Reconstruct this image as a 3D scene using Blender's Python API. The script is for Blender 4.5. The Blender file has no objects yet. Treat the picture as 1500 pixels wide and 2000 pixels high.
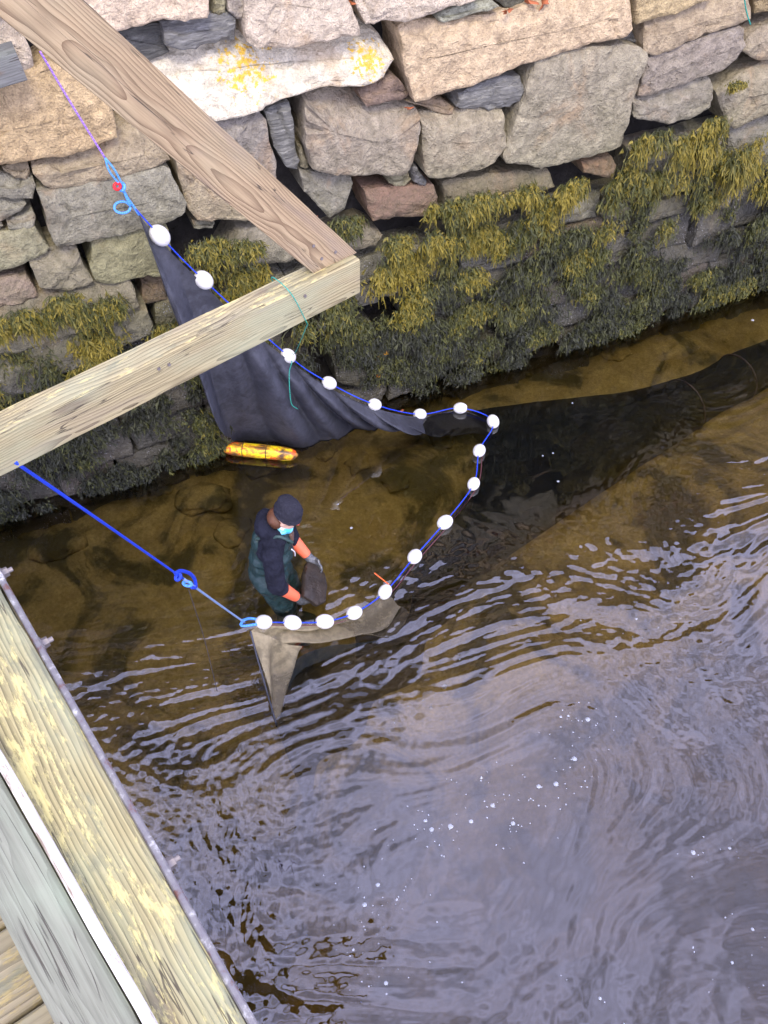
import bpy, bmesh, math, random
import numpy as np
from mathutils import Vector, Matrix, noise

random.seed(7)
np.random.seed(7)
scene = bpy.context.scene
col = scene.collection

# ------------------------------------------------------------------ camera
CAM_H, PITCH, FPX = 5.6, math.radians(50.0), 1800.0      # eye height above the water, tilt down, focal length (2000 px frame)
cd = bpy.data.cameras.new('camera')
cd.sensor_width = 36.0
cd.lens = FPX / 2000.0 * 36.0
cd.clip_start = 0.05
cd.clip_end = 500
cam = bpy.data.objects.new('camera', cd)
cam.location = (0, 0, CAM_H)
cam.rotation_euler = (math.pi / 2 - PITCH, 0, 0)
col.objects.link(cam)
scene.camera = cam

# ------------------------------------------------------------------ sky, sun, exposure
SUN_DIR = Vector((0.10, -0.58, 0.85)).normalized()        # towards the sun
SUN_EL = math.asin(SUN_DIR.z)
SUN_AZ = math.atan2(SUN_DIR.x, SUN_DIR.y)                # clockwise from +Y
world = bpy.data.worlds.new('World')
scene.world = world
world.use_nodes = True
wn, wl = world.node_tree.nodes, world.node_tree.links
wn.clear()
wout = wn.new('ShaderNodeOutputWorld')
wbg = wn.new('ShaderNodeBackground')
sky = wn.new('ShaderNodeTexSky')
sky.sky_type = 'NISHITA'
sky.sun_disc = False
sky.sun_elevation = SUN_EL
sky.sun_rotation = SUN_AZ
sky.air_density = 1.0
sky.dust_density = 3.0
sky.ozone_density = 1.0
# thin bright cloud all over, uneven
wtc = wn.new('ShaderNodeTexCoord')
wno = wn.new('ShaderNodeTexNoise')
wno.inputs['Scale'].default_value = 4.5
wno.inputs['Detail'].default_value = 5
wno.inputs['Distortion'].default_value = 0.6
wramp = wn.new('ShaderNodeValToRGB')
wramp.color_ramp.elements[0].position = 0.36
wramp.color_ramp.elements[0].color = (0.30, 0.30, 0.30, 1)
wramp.color_ramp.elements[1].position = 0.64
wramp.color_ramp.elements[1].color = (1.0, 1.0, 1.0, 1)
wmix = wn.new('ShaderNodeMix')
wmix.data_type = 'RGBA'
wmix.inputs[7].default_value = (16.0, 16.2, 25.0, 1)
wl.new(wtc.outputs['Generated'], wno.inputs['Vector'])
wl.new(wno.outputs['Fac'], wramp.inputs['Fac'])
wl.new(wramp.outputs['Color'], wmix.inputs[0])
wl.new(sky.outputs['Color'], wmix.inputs[6])
wl.new(wmix.outputs[2], wbg.inputs['Color'])
wbg.inputs['Strength'].default_value = 0.15
wl.new(wbg.outputs['Background'], wout.inputs['Surface'])

sd = bpy.data.lights.new('sun', 'SUN')
sd.energy = 2.3
sd.angle = math.radians(18)
sd.color = (1.0, 0.91, 0.72)
sun = bpy.data.objects.new('sun', sd)
sun.rotation_euler = (-SUN_DIR).to_track_quat('-Z', 'Y').to_euler()
col.objects.link(sun)

scene.view_settings.view_transform = 'Standard'
scene.view_settings.look = 'None'
scene.view_settings.gamma = 1.0
scene.view_settings.use_curve_mapping = False
scene.view_settings.exposure = 0.30
scene.render.engine = 'CYCLES'
scene.cycles.use_denoising = True
scene.cycles.use_adaptive_sampling = True
scene.cycles.adaptive_threshold = 0.03
scene.cycles.max_bounces = 8
scene.cycles.diffuse_bounces = 3
scene.cycles.glossy_bounces = 3
scene.cycles.transparent_max_bounces = 12
scene.cycles.sample_clamp_indirect = 6

# ------------------------------------------------------------------ helpers: places
SP, CP = math.sin(PITCH), math.cos(PITCH)


def ray(u, v):
    dx, dy = (u - 750) / FPX, (1000 - v) / FPX
    return Vector((dx, CP + dy * SP, -SP + dy * CP))


CAMP = Vector((0, 0, CAM_H))


def onz(u, v, z=0.0):
    d = ray(u, v)
    return CAMP + d * ((z - CAM_H) / d.z)


_a, _b = onz(130, 970), onz(1150, 662)
WDIR = (_b - _a).normalized()                            # along the wall at the waterline
WNRM = Vector((WDIR.y, -WDIR.x, 0))                      # out of the wall, towards the water
WP0 = _a.copy()


def onwall(u, v, off=0.0):
    d = ray(u, v)
    t = (WNRM.dot(WP0) + off - WNRM.dot(CAMP)) / WNRM.dot(d)
    return CAMP + d * t


def wall_sz(u, v, off=0.0):
    p = onwall(u, v, off)
    return ((p - WP0).dot(WDIR), p.z)


def wpt(s, z, off=0.0):
    return WP0 + WDIR * s + WNRM * off + Vector((0, 0, z))


# ------------------------------------------------------------------ helpers: objects
def link_mesh(name, me, mat=None, parent=None):
    o = bpy.data.objects.new(name, me)
    col.objects.link(o)
    if mat is not None and not me.materials:
        me.materials.append(mat)
    if parent is not None:
        o.parent = parent
    return o


def mesh_from(name, verts, faces, smooth=True, sharp=None):
    me = bpy.data.meshes.new(name)
    me.from_pydata([tuple(v) for v in verts], [], faces)
    me.update()
    if smooth:
        me.polygons.foreach_set('use_smooth', [True] * len(me.polygons))
        if sharp is not None:
            me.set_sharp_from_angle(angle=math.radians(sharp))
    return me


def np_mesh(name, V, Q, smooth=True):
    """V (n,3), Q (m,4) quads"""
    me = bpy.data.meshes.new(name)
    V = np.ascontiguousarray(V, dtype=np.float32)
    Q = np.ascontiguousarray(Q, dtype=np.int32)
    me.vertices.add(len(V))
    me.vertices.foreach_set('co', V.ravel())
    me.loops.add(Q.size)
    me.loops.foreach_set('vertex_index', Q.ravel())
    me.polygons.add(len(Q))
    me.polygons.foreach_set('loop_start', np.arange(0, Q.size, Q.shape[1], dtype=np.int32))
    me.polygons.foreach_set('loop_total', np.full(len(Q), Q.shape[1], dtype=np.int32))
    me.update(calc_edges=True)
    if smooth:
        me.polygons.foreach_set('use_smooth', np.ones(len(Q), dtype=bool))
    return me


def tag(o, label=None, cat=None, group=None, kind=None):
    if label:
        o['label'] = label
    if cat:
        o['category'] = cat
    if group:
        o['group'] = group
    if kind:
        o['kind'] = kind
    return o


def empty(name, loc=(0, 0, 0)):
    o = bpy.data.objects.new(name, None)
    o.empty_display_size = 0.1
    o.location = loc
    col.objects.link(o)
    return o


def put(o, parent):
    """parent keeping the child's geometry in world coordinates"""
    o.parent = parent
    o.matrix_parent_inverse = Matrix.Translation(parent.location).inverted()
    return o


def spline(pts, n):
    """Catmull-Rom through pts, n samples evenly by length"""
    P = np.array([tuple(p) for p in pts], dtype=float)
    if len(P) == 2:
        t = np.linspace(0, 1, n)[:, None]
        return P[0] * (1 - t) + P[1] * t
    E = np.vstack([2 * P[0] - P[1], P, 2 * P[-1] - P[-2]])
    out = []
    for i in range(1, len(E) - 2):
        p0, p1, p2, p3 = E[i - 1], E[i], E[i + 1], E[i + 2]
        for t in np.linspace(0, 1, 16, endpoint=False):
            out.append(0.5 * ((2 * p1) + (-p0 + p2) * t + (2 * p0 - 5 * p1 + 4 * p2 - p3) * t * t
                              + (-p0 + 3 * p1 - 3 * p2 + p3) * t ** 3))
    out.append(P[-1])
    out = np.array(out)
    seg = np.linalg.norm(np.diff(out, axis=0), axis=1)
    L = np.concatenate([[0], np.cumsum(seg)])
    q = np.linspace(0, L[-1], n)
    return np.stack([np.interp(q, L, out[:, k]) for k in range(3)], axis=1)


def tube_mesh(name, pts, r, n=None, k=7, closed=False):
    P = spline(pts, n or max(8, 6 * len(pts)))
    N = len(P)
    T = np.gradient(P, axis=0)
    T /= np.linalg.norm(T, axis=1)[:, None] + 1e-9
    ref = np.array([0.13, 0.31, 0.94])
    V, F = [], []
    prev = None
    for i in range(N):
        a = np.cross(T[i], ref) if prev is None else prev - T[i] * np.dot(prev, T[i])
        if np.linalg.norm(a) < 1e-5:
            a = np.cross(T[i], np.array([1, 0, 0]))
        a /= np.linalg.norm(a)
        prev = a
        b = np.cross(T[i], a)
        rr = r(i / (N - 1)) if callable(r) else r
        for j in range(k):
            an = 2 * math.pi * j / k
            V.append(P[i] + rr * (math.cos(an) * a + math.sin(an) * b))
    for i in range(N - 1):
        for j in range(k):
            F.append((i * k + j, i * k + (j + 1) % k, (i + 1) * k + (j + 1) % k, (i + 1) * k + j))
    if not closed:
        F.append(tuple(range(k - 1, -1, -1)))
        F.append(tuple((N - 1) * k + j for j in range(k)))
    return mesh_from(name, V, F)


# ------------------------------------------------------------------ helpers: materials
class NT:
    def __init__(self, name):
        self.m = bpy.data.materials.new(name)
        self.m.use_nodes = True
        self.t = self.m.node_tree
        self.n, self.l = self.t.nodes, self.t.links
        self.b = self.n['Principled BSDF']
        self.out = self.n['Material Output']

    def new(self, typ, **kw):
        x = self.n.new(typ)
        for k, v in kw.items():
            setattr(x, k, v)
        return x

    def link(self, a, b):
        self.l.new(a, b)

    def tex(self, typ, vec=None, **inp):
        x = self.n.new(typ)
        for k, v in inp.items():
            x.inputs[k].default_value = v
        if vec is not None:
            self.link(vec, x.inputs['Vector'])
        return x

    def noise(self, vec, scale, detail=4, rough=0.55, dist=0.0):
        return self.tex('ShaderNodeTexNoise', vec, Scale=scale, Detail=detail, Roughness=rough, Distortion=dist).outputs['Fac']

    def coord(self, out='Object'):
        return self.new('ShaderNodeTexCoord').outputs[out]

    def pos(self):
        return self.new('ShaderNodeNewGeometry').outputs['Position']

    def mapping(self, vec, scale=(1, 1, 1), loc=(0, 0, 0), rot=(0, 0, 0)):
        m = self.new('ShaderNodeMapping')
        m.inputs['Scale'].default_value = scale
        m.inputs['Location'].default_value = loc
        m.inputs['Rotation'].default_value = rot
        self.link(vec, m.inputs['Vector'])
        return m.outputs['Vector']

    def ramp(self, fac, stops):
        r = self.new('ShaderNodeValToRGB')
        e = r.color_ramp.elements
        while len(e) < len(stops):
            e.new(0.5)
        for k, (p, c) in enumerate(stops):
            e[k].position = p
            e[k].color = c if len(c) == 4 else (*c, 1)
        self.link(fac, r.inputs['Fac'])
        return r.outputs['Color']

    def step(self, fac, a, b):
        r = self.new('ShaderNodeMapRange')
        r.inputs['From Min'].default_value = a
        r.inputs['From Max'].default_value = b
        r.interpolation_type = 'SMOOTHSTEP'
        self.link(fac, r.inputs['Value'])
        return r.outputs['Result']

    def math(self, op, a, b=None, clamp=False):
        m = self.new('ShaderNodeMath', operation=op, use_clamp=clamp)
        for i, x in enumerate((a, b)):
            if x is None:
                continue
            if isinstance(x, (int, float)):
                m.inputs[i].default_value = x
            else:
                self.link(x, m.inputs[i])
        return m.outputs[0]

    def mix(self, fac, a, b, blend='MIX'):
        m = self.new('ShaderNodeMix', data_type='RGBA', blend_type=blend)
        for i, x in ((0, fac), (6, a), (7, b)):
            if isinstance(x, (int, float)):
                m.inputs[i].default_value = x
            elif isinstance(x, tuple):
                m.inputs[i].default_value = x if len(x) == 4 else (*x, 1)
            else:
                self.link(x, m.inputs[i])
        return m.outputs[2]

    def bump(self, h, strength=0.5, dist=0.01, normal=None):
        b = self.new('ShaderNodeBump')
        b.inputs['Strength'].default_value = strength
        b.inputs['Distance'].default_value = dist
        self.link(h, b.inputs['Height'])
        if normal is not None:
            self.link(normal, b.inputs['Normal'])
        return b.outputs['Normal']

    def sep(self, v):
        s = self.new('ShaderNodeSeparateXYZ')
        self.link(v, s.inputs[0])
        return s.outputs

    def done(self, color=None, rough=0.8, normal=None, spec=0.3, **inp):
        if color is not None:
            if isinstance(color, tuple):
                self.b.inputs['Base Color'].default_value = color if len(color) == 4 else (*color, 1)
            else:
                self.link(color, self.b.inputs['Base Color'])
        if isinstance(rough, (int, float)):
            self.b.inputs['Roughness'].default_value = rough
        else:
            self.link(rough, self.b.inputs['Roughness'])
        self.b.inputs['Specular IOR Level'].default_value = spec
        for k, v in inp.items():
            self.b.inputs[k.replace('_', ' ')].default_value = v
        if normal is not None:
            self.link(normal, self.b.inputs['Normal'])
        return self.m


def plain(name, color, rough=0.6, spec=0.4, bump_scale=None, bump=0.3, bump_dist=0.003, vary=0.25, metallic=0.0):
    t = NT(name)
    c = t.coord()
    n1 = t.noise(c, 9, 4)
    dark = tuple(x * (1 - vary) for x in color[:3])
    lite = tuple(min(1, x * (1 + vary)) for x in color[:3])
    cc = t.ramp(n1, [(0.3, dark), (0.7, lite)])
    nm = None
    if bump_scale:
        nm = t.bump(t.noise(c, bump_scale, 4), bump, bump_dist)
    return t.done(cc, rough, nm, spec, Metallic=metallic)


def granite_material(name, lichen=None):
    t = NT(name)
    p = t.pos()
    oi = t.new('ShaderNodeObjectInfo').outputs['Color']
    fine = t.noise(p, 95, 3, 0.7)
    mid = t.noise(p, 14, 5, 0.65, 0.4)
    big = t.noise(p, 2.6, 4, 0.6, 0.8)
    c = t.mix(1.0, oi, t.ramp(fine, [(0.28, (0.70, 0.70, 0.71)), (0.5, (1, 1, 1)), (0.72, (1.18, 1.17, 1.15))]), 'MULTIPLY')
    c = t.mix(1.0, c, t.ramp(mid, [(0.3, (0.58, 0.56, 0.55)), (0.65, (1.16, 1.15, 1.14))]), 'MULTIPLY')
    c = t.mix(t.math('MULTIPLY', t.step(big, 0.52, 0.72), 0.45), c, (0.42, 0.27, 0.13), 'MIX')
    # rusty iron specks and dark flecks
    vor = t.tex('ShaderNodeTexVoronoi', p, Scale=34.0).outputs['Distance']
    c = t.mix(t.math('MULTIPLY', t.math('SUBTRACT', 1.0, t.step(vor, 0.05, 0.16)), 0.30), c, (0.10, 0.09, 0.09))
    z = t.sep(p)[2]
    # greenish film that grows towards the tide line
    zz = t.math('ADD', z, t.math('MULTIPLY', t.math('SUBTRACT', big, 0.5), 1.3))
    zz = t.math('ADD', zz, t.math('MULTIPLY', t.math('SUBTRACT', mid, 0.5), 0.5))
    film = t.math('MULTIPLY', t.math('SUBTRACT', 1.0, t.step(zz, 1.30, 2.75)), 0.62)
    c = t.mix(film, c, t.mix(mid, (0.10, 0.10, 0.055), (0.36, 0.33, 0.16)))
    wet = t.math('SUBTRACT', 1.0, t.step(zz, 0.95, 1.75))
    c = t.mix(t.math('MULTIPLY', wet, 0.75), c, (0.05, 0.048, 0.046))
    # barnacles: small white dots in the splash zone
    bv = t.tex('ShaderNodeTexVoronoi', p, Scale=46.0, Randomness=1.0).outputs['Distance']
    bn = t.noise(p, 5.0, 3)
    bmask = t.math('MULTIPLY', t.math('SUBTRACT', 1.0, t.step(bv, 0.16, 0.30)), t.step(bn, 0.47, 0.60))
    bmask = t.math('MULTIPLY', bmask, t.math('SUBTRACT', 1.0, t.step(z, 1.35, 1.75)))
    c = t.mix(bmask, c, (0.50, 0.48, 0.46))
    if lichen:
        for (q, rad) in lichen:
            d = t.new('ShaderNodeVectorMath', operation='DISTANCE')
            t.link(p, d.inputs[0])
            d.inputs[1].default_value = q
            near = t.math('SUBTRACT', 1.0, t.step(d.outputs['Value'], 0.0, rad))
            sp = t.noise(p, 30, 6, 0.62, 0.2)
            k = t.step(t.math('ADD', sp, t.math('MULTIPLY', near, 0.20)), 0.61, 0.72)
            k = t.math('MULTIPLY', k, t.step(near, 0.02, 0.2))
            c = t.mix(t.math('MULTIPLY', k, 0.9), c, t.mix(mid, (0.72, 0.34, 0.015), (0.78, 0.58, 0.05)))
    h = t.math('ADD', t.math('MULTIPLY', mid, 1.0), t.math('MULTIPLY', fine, 0.16))
    h = t.math('ADD', h, t.math('MULTIPLY', t.noise(p, 42, 4, 0.6), 0.5))
    h = t.math('ADD', h, t.math('MULTIPLY', bmask, 0.35))
    nm = t.bump(h, 1.0, 0.048)
    return t.done(c, t.mix(wet, (0.85, 0.85, 0.85), (0.42, 0.42, 0.42)), nm, 0.3)


def slate_material():
    t = NT('dark_schist')
    p = t.pos()
    oi = t.new('ShaderNodeObjectInfo').outputs['Color']
    m = t.mapping(p, (9, 9, 55), rot=(0.15, 0.1, 0.3))
    lay = t.noise(m, 1.0, 5, 0.7, 0.5)
    c = t.mix(1.0, oi, t.ramp(lay, [(0.3, (0.45, 0.46, 0.5)), (0.55, (1, 1, 1)), (0.75, (2.1, 2.1, 2.15))]), 'MULTIPLY')
    nm = t.bump(lay, 1.0, 0.03)
    nm = t.bump(t.noise(p, 60, 4), 0.5, 0.01, nm)
    return t.done(c, 0.6, nm, 0.4)


def wood_material(name, pale, dark, lichen=0.0, green=0.0, ring=26.0, seed=0.0, lich_col=(0.62, 0.50, 0.16), zstretch=0.02, grain_amt=1.0, top=0.0, pith=(0, 0.03, 0.02), tiltz=0.03):
    """length runs along local X"""
    t = NT(name)
    c = t.coord('Object')
    m = t.mapping(c, (zstretch, 1, 1), pith, (0, 0.030, tiltz))
    mm = t.new('ShaderNodeVectorMath', operation='ADD')
    sc = t.new('ShaderNodeVectorMath', operation='SCALE')
    wn_ = t.tex('ShaderNodeTexNoise', t.mapping(c, (1.6, 5, 5), (seed, 0, 0)), Scale=1.5, Detail=2.0)
    t.link(wn_.outputs['Color'], sc.inputs[0])
    sc.inputs['Scale'].default_value = 0.045
    t.link(m, mm.inputs[0])
    t.link(sc.outputs[0], mm.inputs[1])
    w = t.tex('ShaderNodeTexWave', mm.outputs[0], Scale=ring, Distortion=0.6, Detail=2.0)
    w.inputs['Detail Scale'].default_value = 1.5
    w.wave_type = 'RINGS'
    w.rings_direction = 'X'
    w.wave_profile = 'SAW'
    grain = t.math('POWER', w.outputs['Fac'], 2.2)
    fib = t.noise(t.mapping(c, (6, 160, 160)), 1.0, 4, 0.6)
    spots = t.noise(t.mapping(c, (1.5, 9, 9), (seed * 3, 0, 0)), 1.6, 4, 0.6, 0.5)
    colr = t.mix(t.math('MULTIPLY', grain, 0.85 * grain_amt), pale, dark)
    colr = t.mix(1.0, colr, t.ramp(fib, [(0.3, (0.74, 0.73, 0.72)), (0.62, (1.08, 1.08, 1.07))]), 'MULTIPLY')
    colr = t.mix(t.math('MULTIPLY', t.step(spots, 0.50, 0.75), 0.35), colr, (0.20, 0.155, 0.13))
    # knots
    kv = t.tex('ShaderNodeTexVoronoi', t.mapping(c, (2.1, 9, 9), (seed + 0.3, 0.2, 0.4)), Scale=1.0, Randomness=1.0)
    kd = t.math('SUBTRACT', 1.0, t.step(kv.outputs['Distance'], 0.06, 0.17))
    colr = t.mix(t.math('MULTIPLY', kd, 0.7), colr, (0.13, 0.09, 0.06))
    if green > 0:
        g = t.step(t.noise(t.mapping(c, (2.0, 5, 5), (seed, 1, 2)), 1.3, 4), 0.38, 0.68)
        colr = t.mix(t.math('MULTIPLY', g, green), colr, (0.30, 0.36, 0.24))
    if lichen > 0:
        l1 = t.noise(t.mapping(c, (16, 60, 60)), 1.0, 5, 0.75)
        l2 = t.noise(t.mapping(c, (3.2, 8, 8), (seed, 3, 1)), 1.0, 3)
        lm = t.step(t.math('ADD', t.math('MULTIPLY', l1, 0.62), t.math('MULTIPLY', l2, 0.55)), 0.60, 0.68)
        nz = t.sep(t.new('ShaderNodeNewGeometry').outputs['Normal'])[2]
        lm = t.math('MULTIPLY', lm, t.step(nz, 0.3, 0.8) if top else 1.0)
        colr = t.mix(t.math('MULTIPLY', lm, lichen), colr, lich_col)
        d1 = t.noise(t.mapping(c, (4, 9, 9), (seed + 5, 1, 1)), 1.2, 5, 0.7)
        dm = t.math('MULTIPLY', t.step(d1, 0.54, 0.66), t.step(nz, 0.3, 0.8) if top else 1.0)
        colr = t.mix(t.math('MULTIPLY', dm, 0.6), colr, (0.15, 0.16, 0.105))
    ck = t.noise(t.mapping(c, (1.1, 26, 26), (seed * 2, 0.5, 0.2)), 1.0, 3, 0.5, 0.2)
    crack = t.math('SUBTRACT', 1.0, t.step(t.math('ABSOLUTE', t.math('SUBTRACT', ck, 0.5)), 0.002, 0.007))
    crack = t.math('MULTIPLY', crack, t.step(spots, 0.48, 0.56))
    colr = t.mix(t.math('MULTIPLY', crack, 0.8), colr, (0.05, 0.04, 0.03))
    h = t.math('SUBTRACT', t.math('MULTIPLY', fib, 0.6), t.math('MULTIPLY', grain, 0.7))
    h = t.math('SUBTRACT', h, t.math('MULTIPLY', crack, 1.2))
    if lichen > 0:
        h = t.math('ADD', h, t.math('MULTIPLY', lm, 0.35))
    nm = t.bump(h, 0.6, 0.004)
    return t.done(colr, 0.82, nm, 0.25)


M = {}
M['granite'] = granite_material('granite')
M['schist'] = slate_material()
M['gap'] = plain('wall_core_earth', (0.035, 0.032, 0.028), 0.95, 0.1, 20, 0.8, 0.03)

# water ----------------------------------------------------------------
t = NT('river_water')
fr = t.new('ShaderNodeFresnel')
fr.inputs['IOR'].default_value = 1.95
gl = t.new('ShaderNodeBsdfGlossy')
gl.inputs['Roughness'].default_value = 0.025
tr = t.new('ShaderNodeBsdfTransparent')
tr.inputs['Color'].default_value = (0.97, 0.95, 0.90, 1)
ms = t.new('ShaderNodeMixShader')
t.link(fr.outputs[0], ms.inputs[0])
t.link(tr.outputs[0], ms.inputs[1])
t.link(gl.outputs[0], ms.inputs[2])
t.link(ms.outputs[0], t.out.inputs['Surface'])
va = t.new('ShaderNodeVolumeAbsorption')
va.inputs['Color'].default_value = (0.80, 0.60, 0.10, 1)
va.inputs['Density'].default_value = 1.05
vs = t.new('ShaderNodeVolumeScatter')
vs.inputs['Color'].default_value = (0.84, 0.54, 0.08, 1)
vs.inputs['Density'].default_value = 0.45
vs.inputs['Anisotropy'].default_value = 0.2
vadd = t.new('ShaderNodeAddShader')
t.link(va.outputs[0], vadd.inputs[0])
t.link(vs.outputs[0], vadd.inputs[1])
t.link(vadd.outputs[0], t.out.inputs['Volume'])
t.n.remove(t.b)
M['water'] = t.m

# river bed -------------------------------------------------------------
t = NT('river_bed_sand_and_weed')
p = t.pos()
n1 = t.noise(p, 1.5, 5, 0.6, 0.8)
n2 = t.noise(p, 7, 5, 0.65)
n3 = t.noise(p, 40, 3, 0.6)
c = t.ramp(n2, [(0.3, (0.36, 0.27, 0.09)), (0.7, (0.62, 0.48, 0.17))])
weed = t.step(t.math('ADD', n1, t.math('MULTIPLY', t.math('SUBTRACT', n2, 0.5), 0.28)), 0.45, 0.60)
c = t.mix(t.math('MULTIPLY', weed, 0.9), c, (0.035, 0.04, 0.018))
c = t.mix(1.0, c, t.ramp(n3, [(0.3, (0.7, 0.7, 0.7)), (0.7, (1.15, 1.15, 1.15))]), 'MULTIPLY')
M['bed'] = t.done(c, 0.9, t.bump(n2, 0.6, 0.05), 0.2)

M['ground'] = plain('bank_earth', (0.09, 0.085, 0.05), 0.95, 0.1, 14, 0.8, 0.04)

# rockweed ---------------------------------------------------------------
t = NT('rockweed_fronds')
a = t.new('ShaderNodeAttribute', attribute_name='Col')
n1 = t.noise(t.pos(), 60, 2)
c = t.mix(1.0, a.outputs['Color'], t.ramp(n1, [(0.3, (0.7, 0.7, 0.7)), (0.7, (1.25, 1.25, 1.25))]), 'MULTIPLY')
M['weed'] = t.done(c, 0.5, None, 0.22)

M['wood_brace'] = wood_material('brace_pine', (0.37, 0.275, 0.155), (0.15, 0.092, 0.05), 0, 0.15, 52.0, 0.37, pith=(0, 0.0, 0.0), tiltz=0.012)
M['wood_beam'] = wood_material('beam_pine', (0.36, 0.305, 0.165), (0.12, 0.092, 0.048), 0.7, 0.35, 40.0, 1.71, (0.62, 0.52, 0.22), top=1.0, pith=(0, 0.05, 0.03), tiltz=0.03)
M['wood_kerb'] = wood_material('kerb_timber', (0.34, 0.295, 0.145), (0.10, 0.09, 0.045), 0.75, 0.4, 34.0, 2.9, (0.56, 0.49, 0.20), pith=(0, 0.24, 0.03), tiltz=0.004)
M['wood_board'] = wood_material('guard_board', (0.20, 0.205, 0.15), (0.10, 0.10, 0.075), 0, 0.5, 40.0, 4.3, grain_amt=0.6, pith=(0, 0.03, 0.06), tiltz=0.01)
M['wood_deck'] = wood_material('deck_plank', (0.27, 0.23, 0.14), (0.12, 0.10, 0.06), 0.6, 0.3, 30.0, 6.1, (0.36, 0.28, 0.10))
M['wood_grey'] = wood_material('grey_timber', (0.17, 0.17, 0.155), (0.10, 0.10, 0.09), 0, 0.2, 30.0, 8.2)
t = NT('blotchy_white')
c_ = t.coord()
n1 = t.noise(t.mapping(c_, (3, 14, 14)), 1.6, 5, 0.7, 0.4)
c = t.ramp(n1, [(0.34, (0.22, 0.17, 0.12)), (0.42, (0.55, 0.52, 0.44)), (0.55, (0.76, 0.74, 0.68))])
M['white_strip'] = t.done(c, 0.75, t.bump(n1, 0.5, 0.004), 0.3)

t = NT('galvanised_rusty_steel')
c_ = t.coord()
n1 = t.noise(c_, 22, 5, 0.7)
n2 = t.noise(c_, 70, 4, 0.7)
c = t.ramp(n1, [(0.36, (0.13, 0.06, 0.045)), (0.45, (0.15, 0.14, 0.145)), (0.56, (0.19, 0.18, 0.17)), (0.68, (0.55, 0.54, 0.51))])
M['steel'] = t.done(c, 0.45, t.bump(n2, 0.6, 0.002), 0.5, Metallic=0.35)
M['bolt'] = plain('zinc_bolt', (0.26, 0.23, 0.21), 0.5, 0.5, 60, 0.4, 0.002, metallic=0.7)

# net cloth ---------------------------------------------------------------
def net_material(name, base, wetcol, clear, rough=0.62):
    t = NT(name)
    c_ = t.coord()
    n1 = t.noise(c_, 5.5, 5, 0.65, 0.6)
    n2 = t.noise(c_, 28, 4, 0.6)
    zz_ = t.sep(t.pos())[2]
    soak = t.math('SUBTRACT', 1.0, t.step(t.math('ADD', zz_, t.math('MULTIPLY', t.math('SUBTRACT', n1, 0.5), 0.5)), 0.02, 0.30))
    c = t.mix(t.math('MAXIMUM', t.math('MULTIPLY', t.step(n1, 0.46, 0.60), 0.6), soak), base, wetcol)
    c = t.mix(1.0, c, t.ramp(n2, [(0.3, (0.78, 0.78, 0.78)), (0.7, (1.22, 1.22, 1.22))]), 'MULTIPLY')
    t.done(c, rough, t.bump(n2, 0.5, 0.006), 0.35)
    if clear > 0:
        tr = t.new('ShaderNodeBsdfTransparent')
        ms = t.new('ShaderNodeMixShader')
        ms.inputs[0].default_value = clear
        t.link(t.b.outputs[0], ms.inputs[1])
        t.link(tr.outputs[0], ms.inputs[2])
        t.link(ms.outputs[0], t.out.inputs['Surface'])
    return t.m


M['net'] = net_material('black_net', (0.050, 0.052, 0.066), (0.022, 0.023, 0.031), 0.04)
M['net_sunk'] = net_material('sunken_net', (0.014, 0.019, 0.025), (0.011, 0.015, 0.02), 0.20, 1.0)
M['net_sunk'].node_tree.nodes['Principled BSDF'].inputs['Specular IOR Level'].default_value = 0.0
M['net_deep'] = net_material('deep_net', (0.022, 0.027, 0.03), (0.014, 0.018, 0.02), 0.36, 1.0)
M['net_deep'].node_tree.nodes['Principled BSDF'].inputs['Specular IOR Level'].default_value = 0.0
M['net_khaki'] = net_material('khaki_net', (0.29, 0.24, 0.14), (0.085, 0.070, 0.043), 0.24, 0.7)
t = NT('white_foam_float')
p_ = t.pos()
n1 = t.noise(p_, 24, 5, 0.7)
c = t.mix(t.math('MULTIPLY', t.step(n1, 0.52, 0.70), 0.5), (0.68, 0.67, 0.63), (0.34, 0.30, 0.21))
M['float'] = t.done(c, 0.55, t.bump(t.noise(p_, 60, 4), 0.4, 0.004), 0.35)


def rope_material(name, c1, c2, scale=260):
    t = NT(name)
    c_ = t.coord()
    w = t.tex('ShaderNodeTexWave', t.mapping(c_, rot=(0.5, 0.4, 0.8)), Scale=scale / 6.28, Distortion=1.0)
    c = t.mix(w.outputs['Fac'], c1, c2)
    return t.done(c, 0.55, t.bump(w.outputs['Fac'], 0.5, 0.002), 0.4)


M['rope_blue'] = rope_material('blue_rope', (0.006, 0.028, 0.40), (0.015, 0.07, 0.66))
M['rope_sky'] = rope_material('light_blue_rope', (0.05, 0.22, 0.62), (0.12, 0.36, 0.80))
M['rope_pale'] = rope_material('weathered_blue_rope', (0.15, 0.25, 0.45), (0.28, 0.38, 0.55))
M['rope_purple'] = rope_material('purple_twine', (0.20, 0.08, 0.55), (0.42, 0.25, 0.80))
M['rope_green'] = rope_material('green_twine', (0.01, 0.22, 0.16), (0.03, 0.36, 0.26))
M['rope_orange'] = rope_material('orange_cord', (0.75, 0.10, 0.02), (0.9, 0.18, 0.04))
M['rope_red'] = plain('red_ring_plastic', (0.75, 0.01, 0.02), 0.35)
M['rope_dark'] = plain('dark_line', (0.05, 0.045, 0.05), 0.7)
M['leaf'] = plain('dry_oak_leaf', (0.42, 0.13, 0.05), 0.7, 0.3, 30, 0.4, 0.004, vary=0.4)

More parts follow.
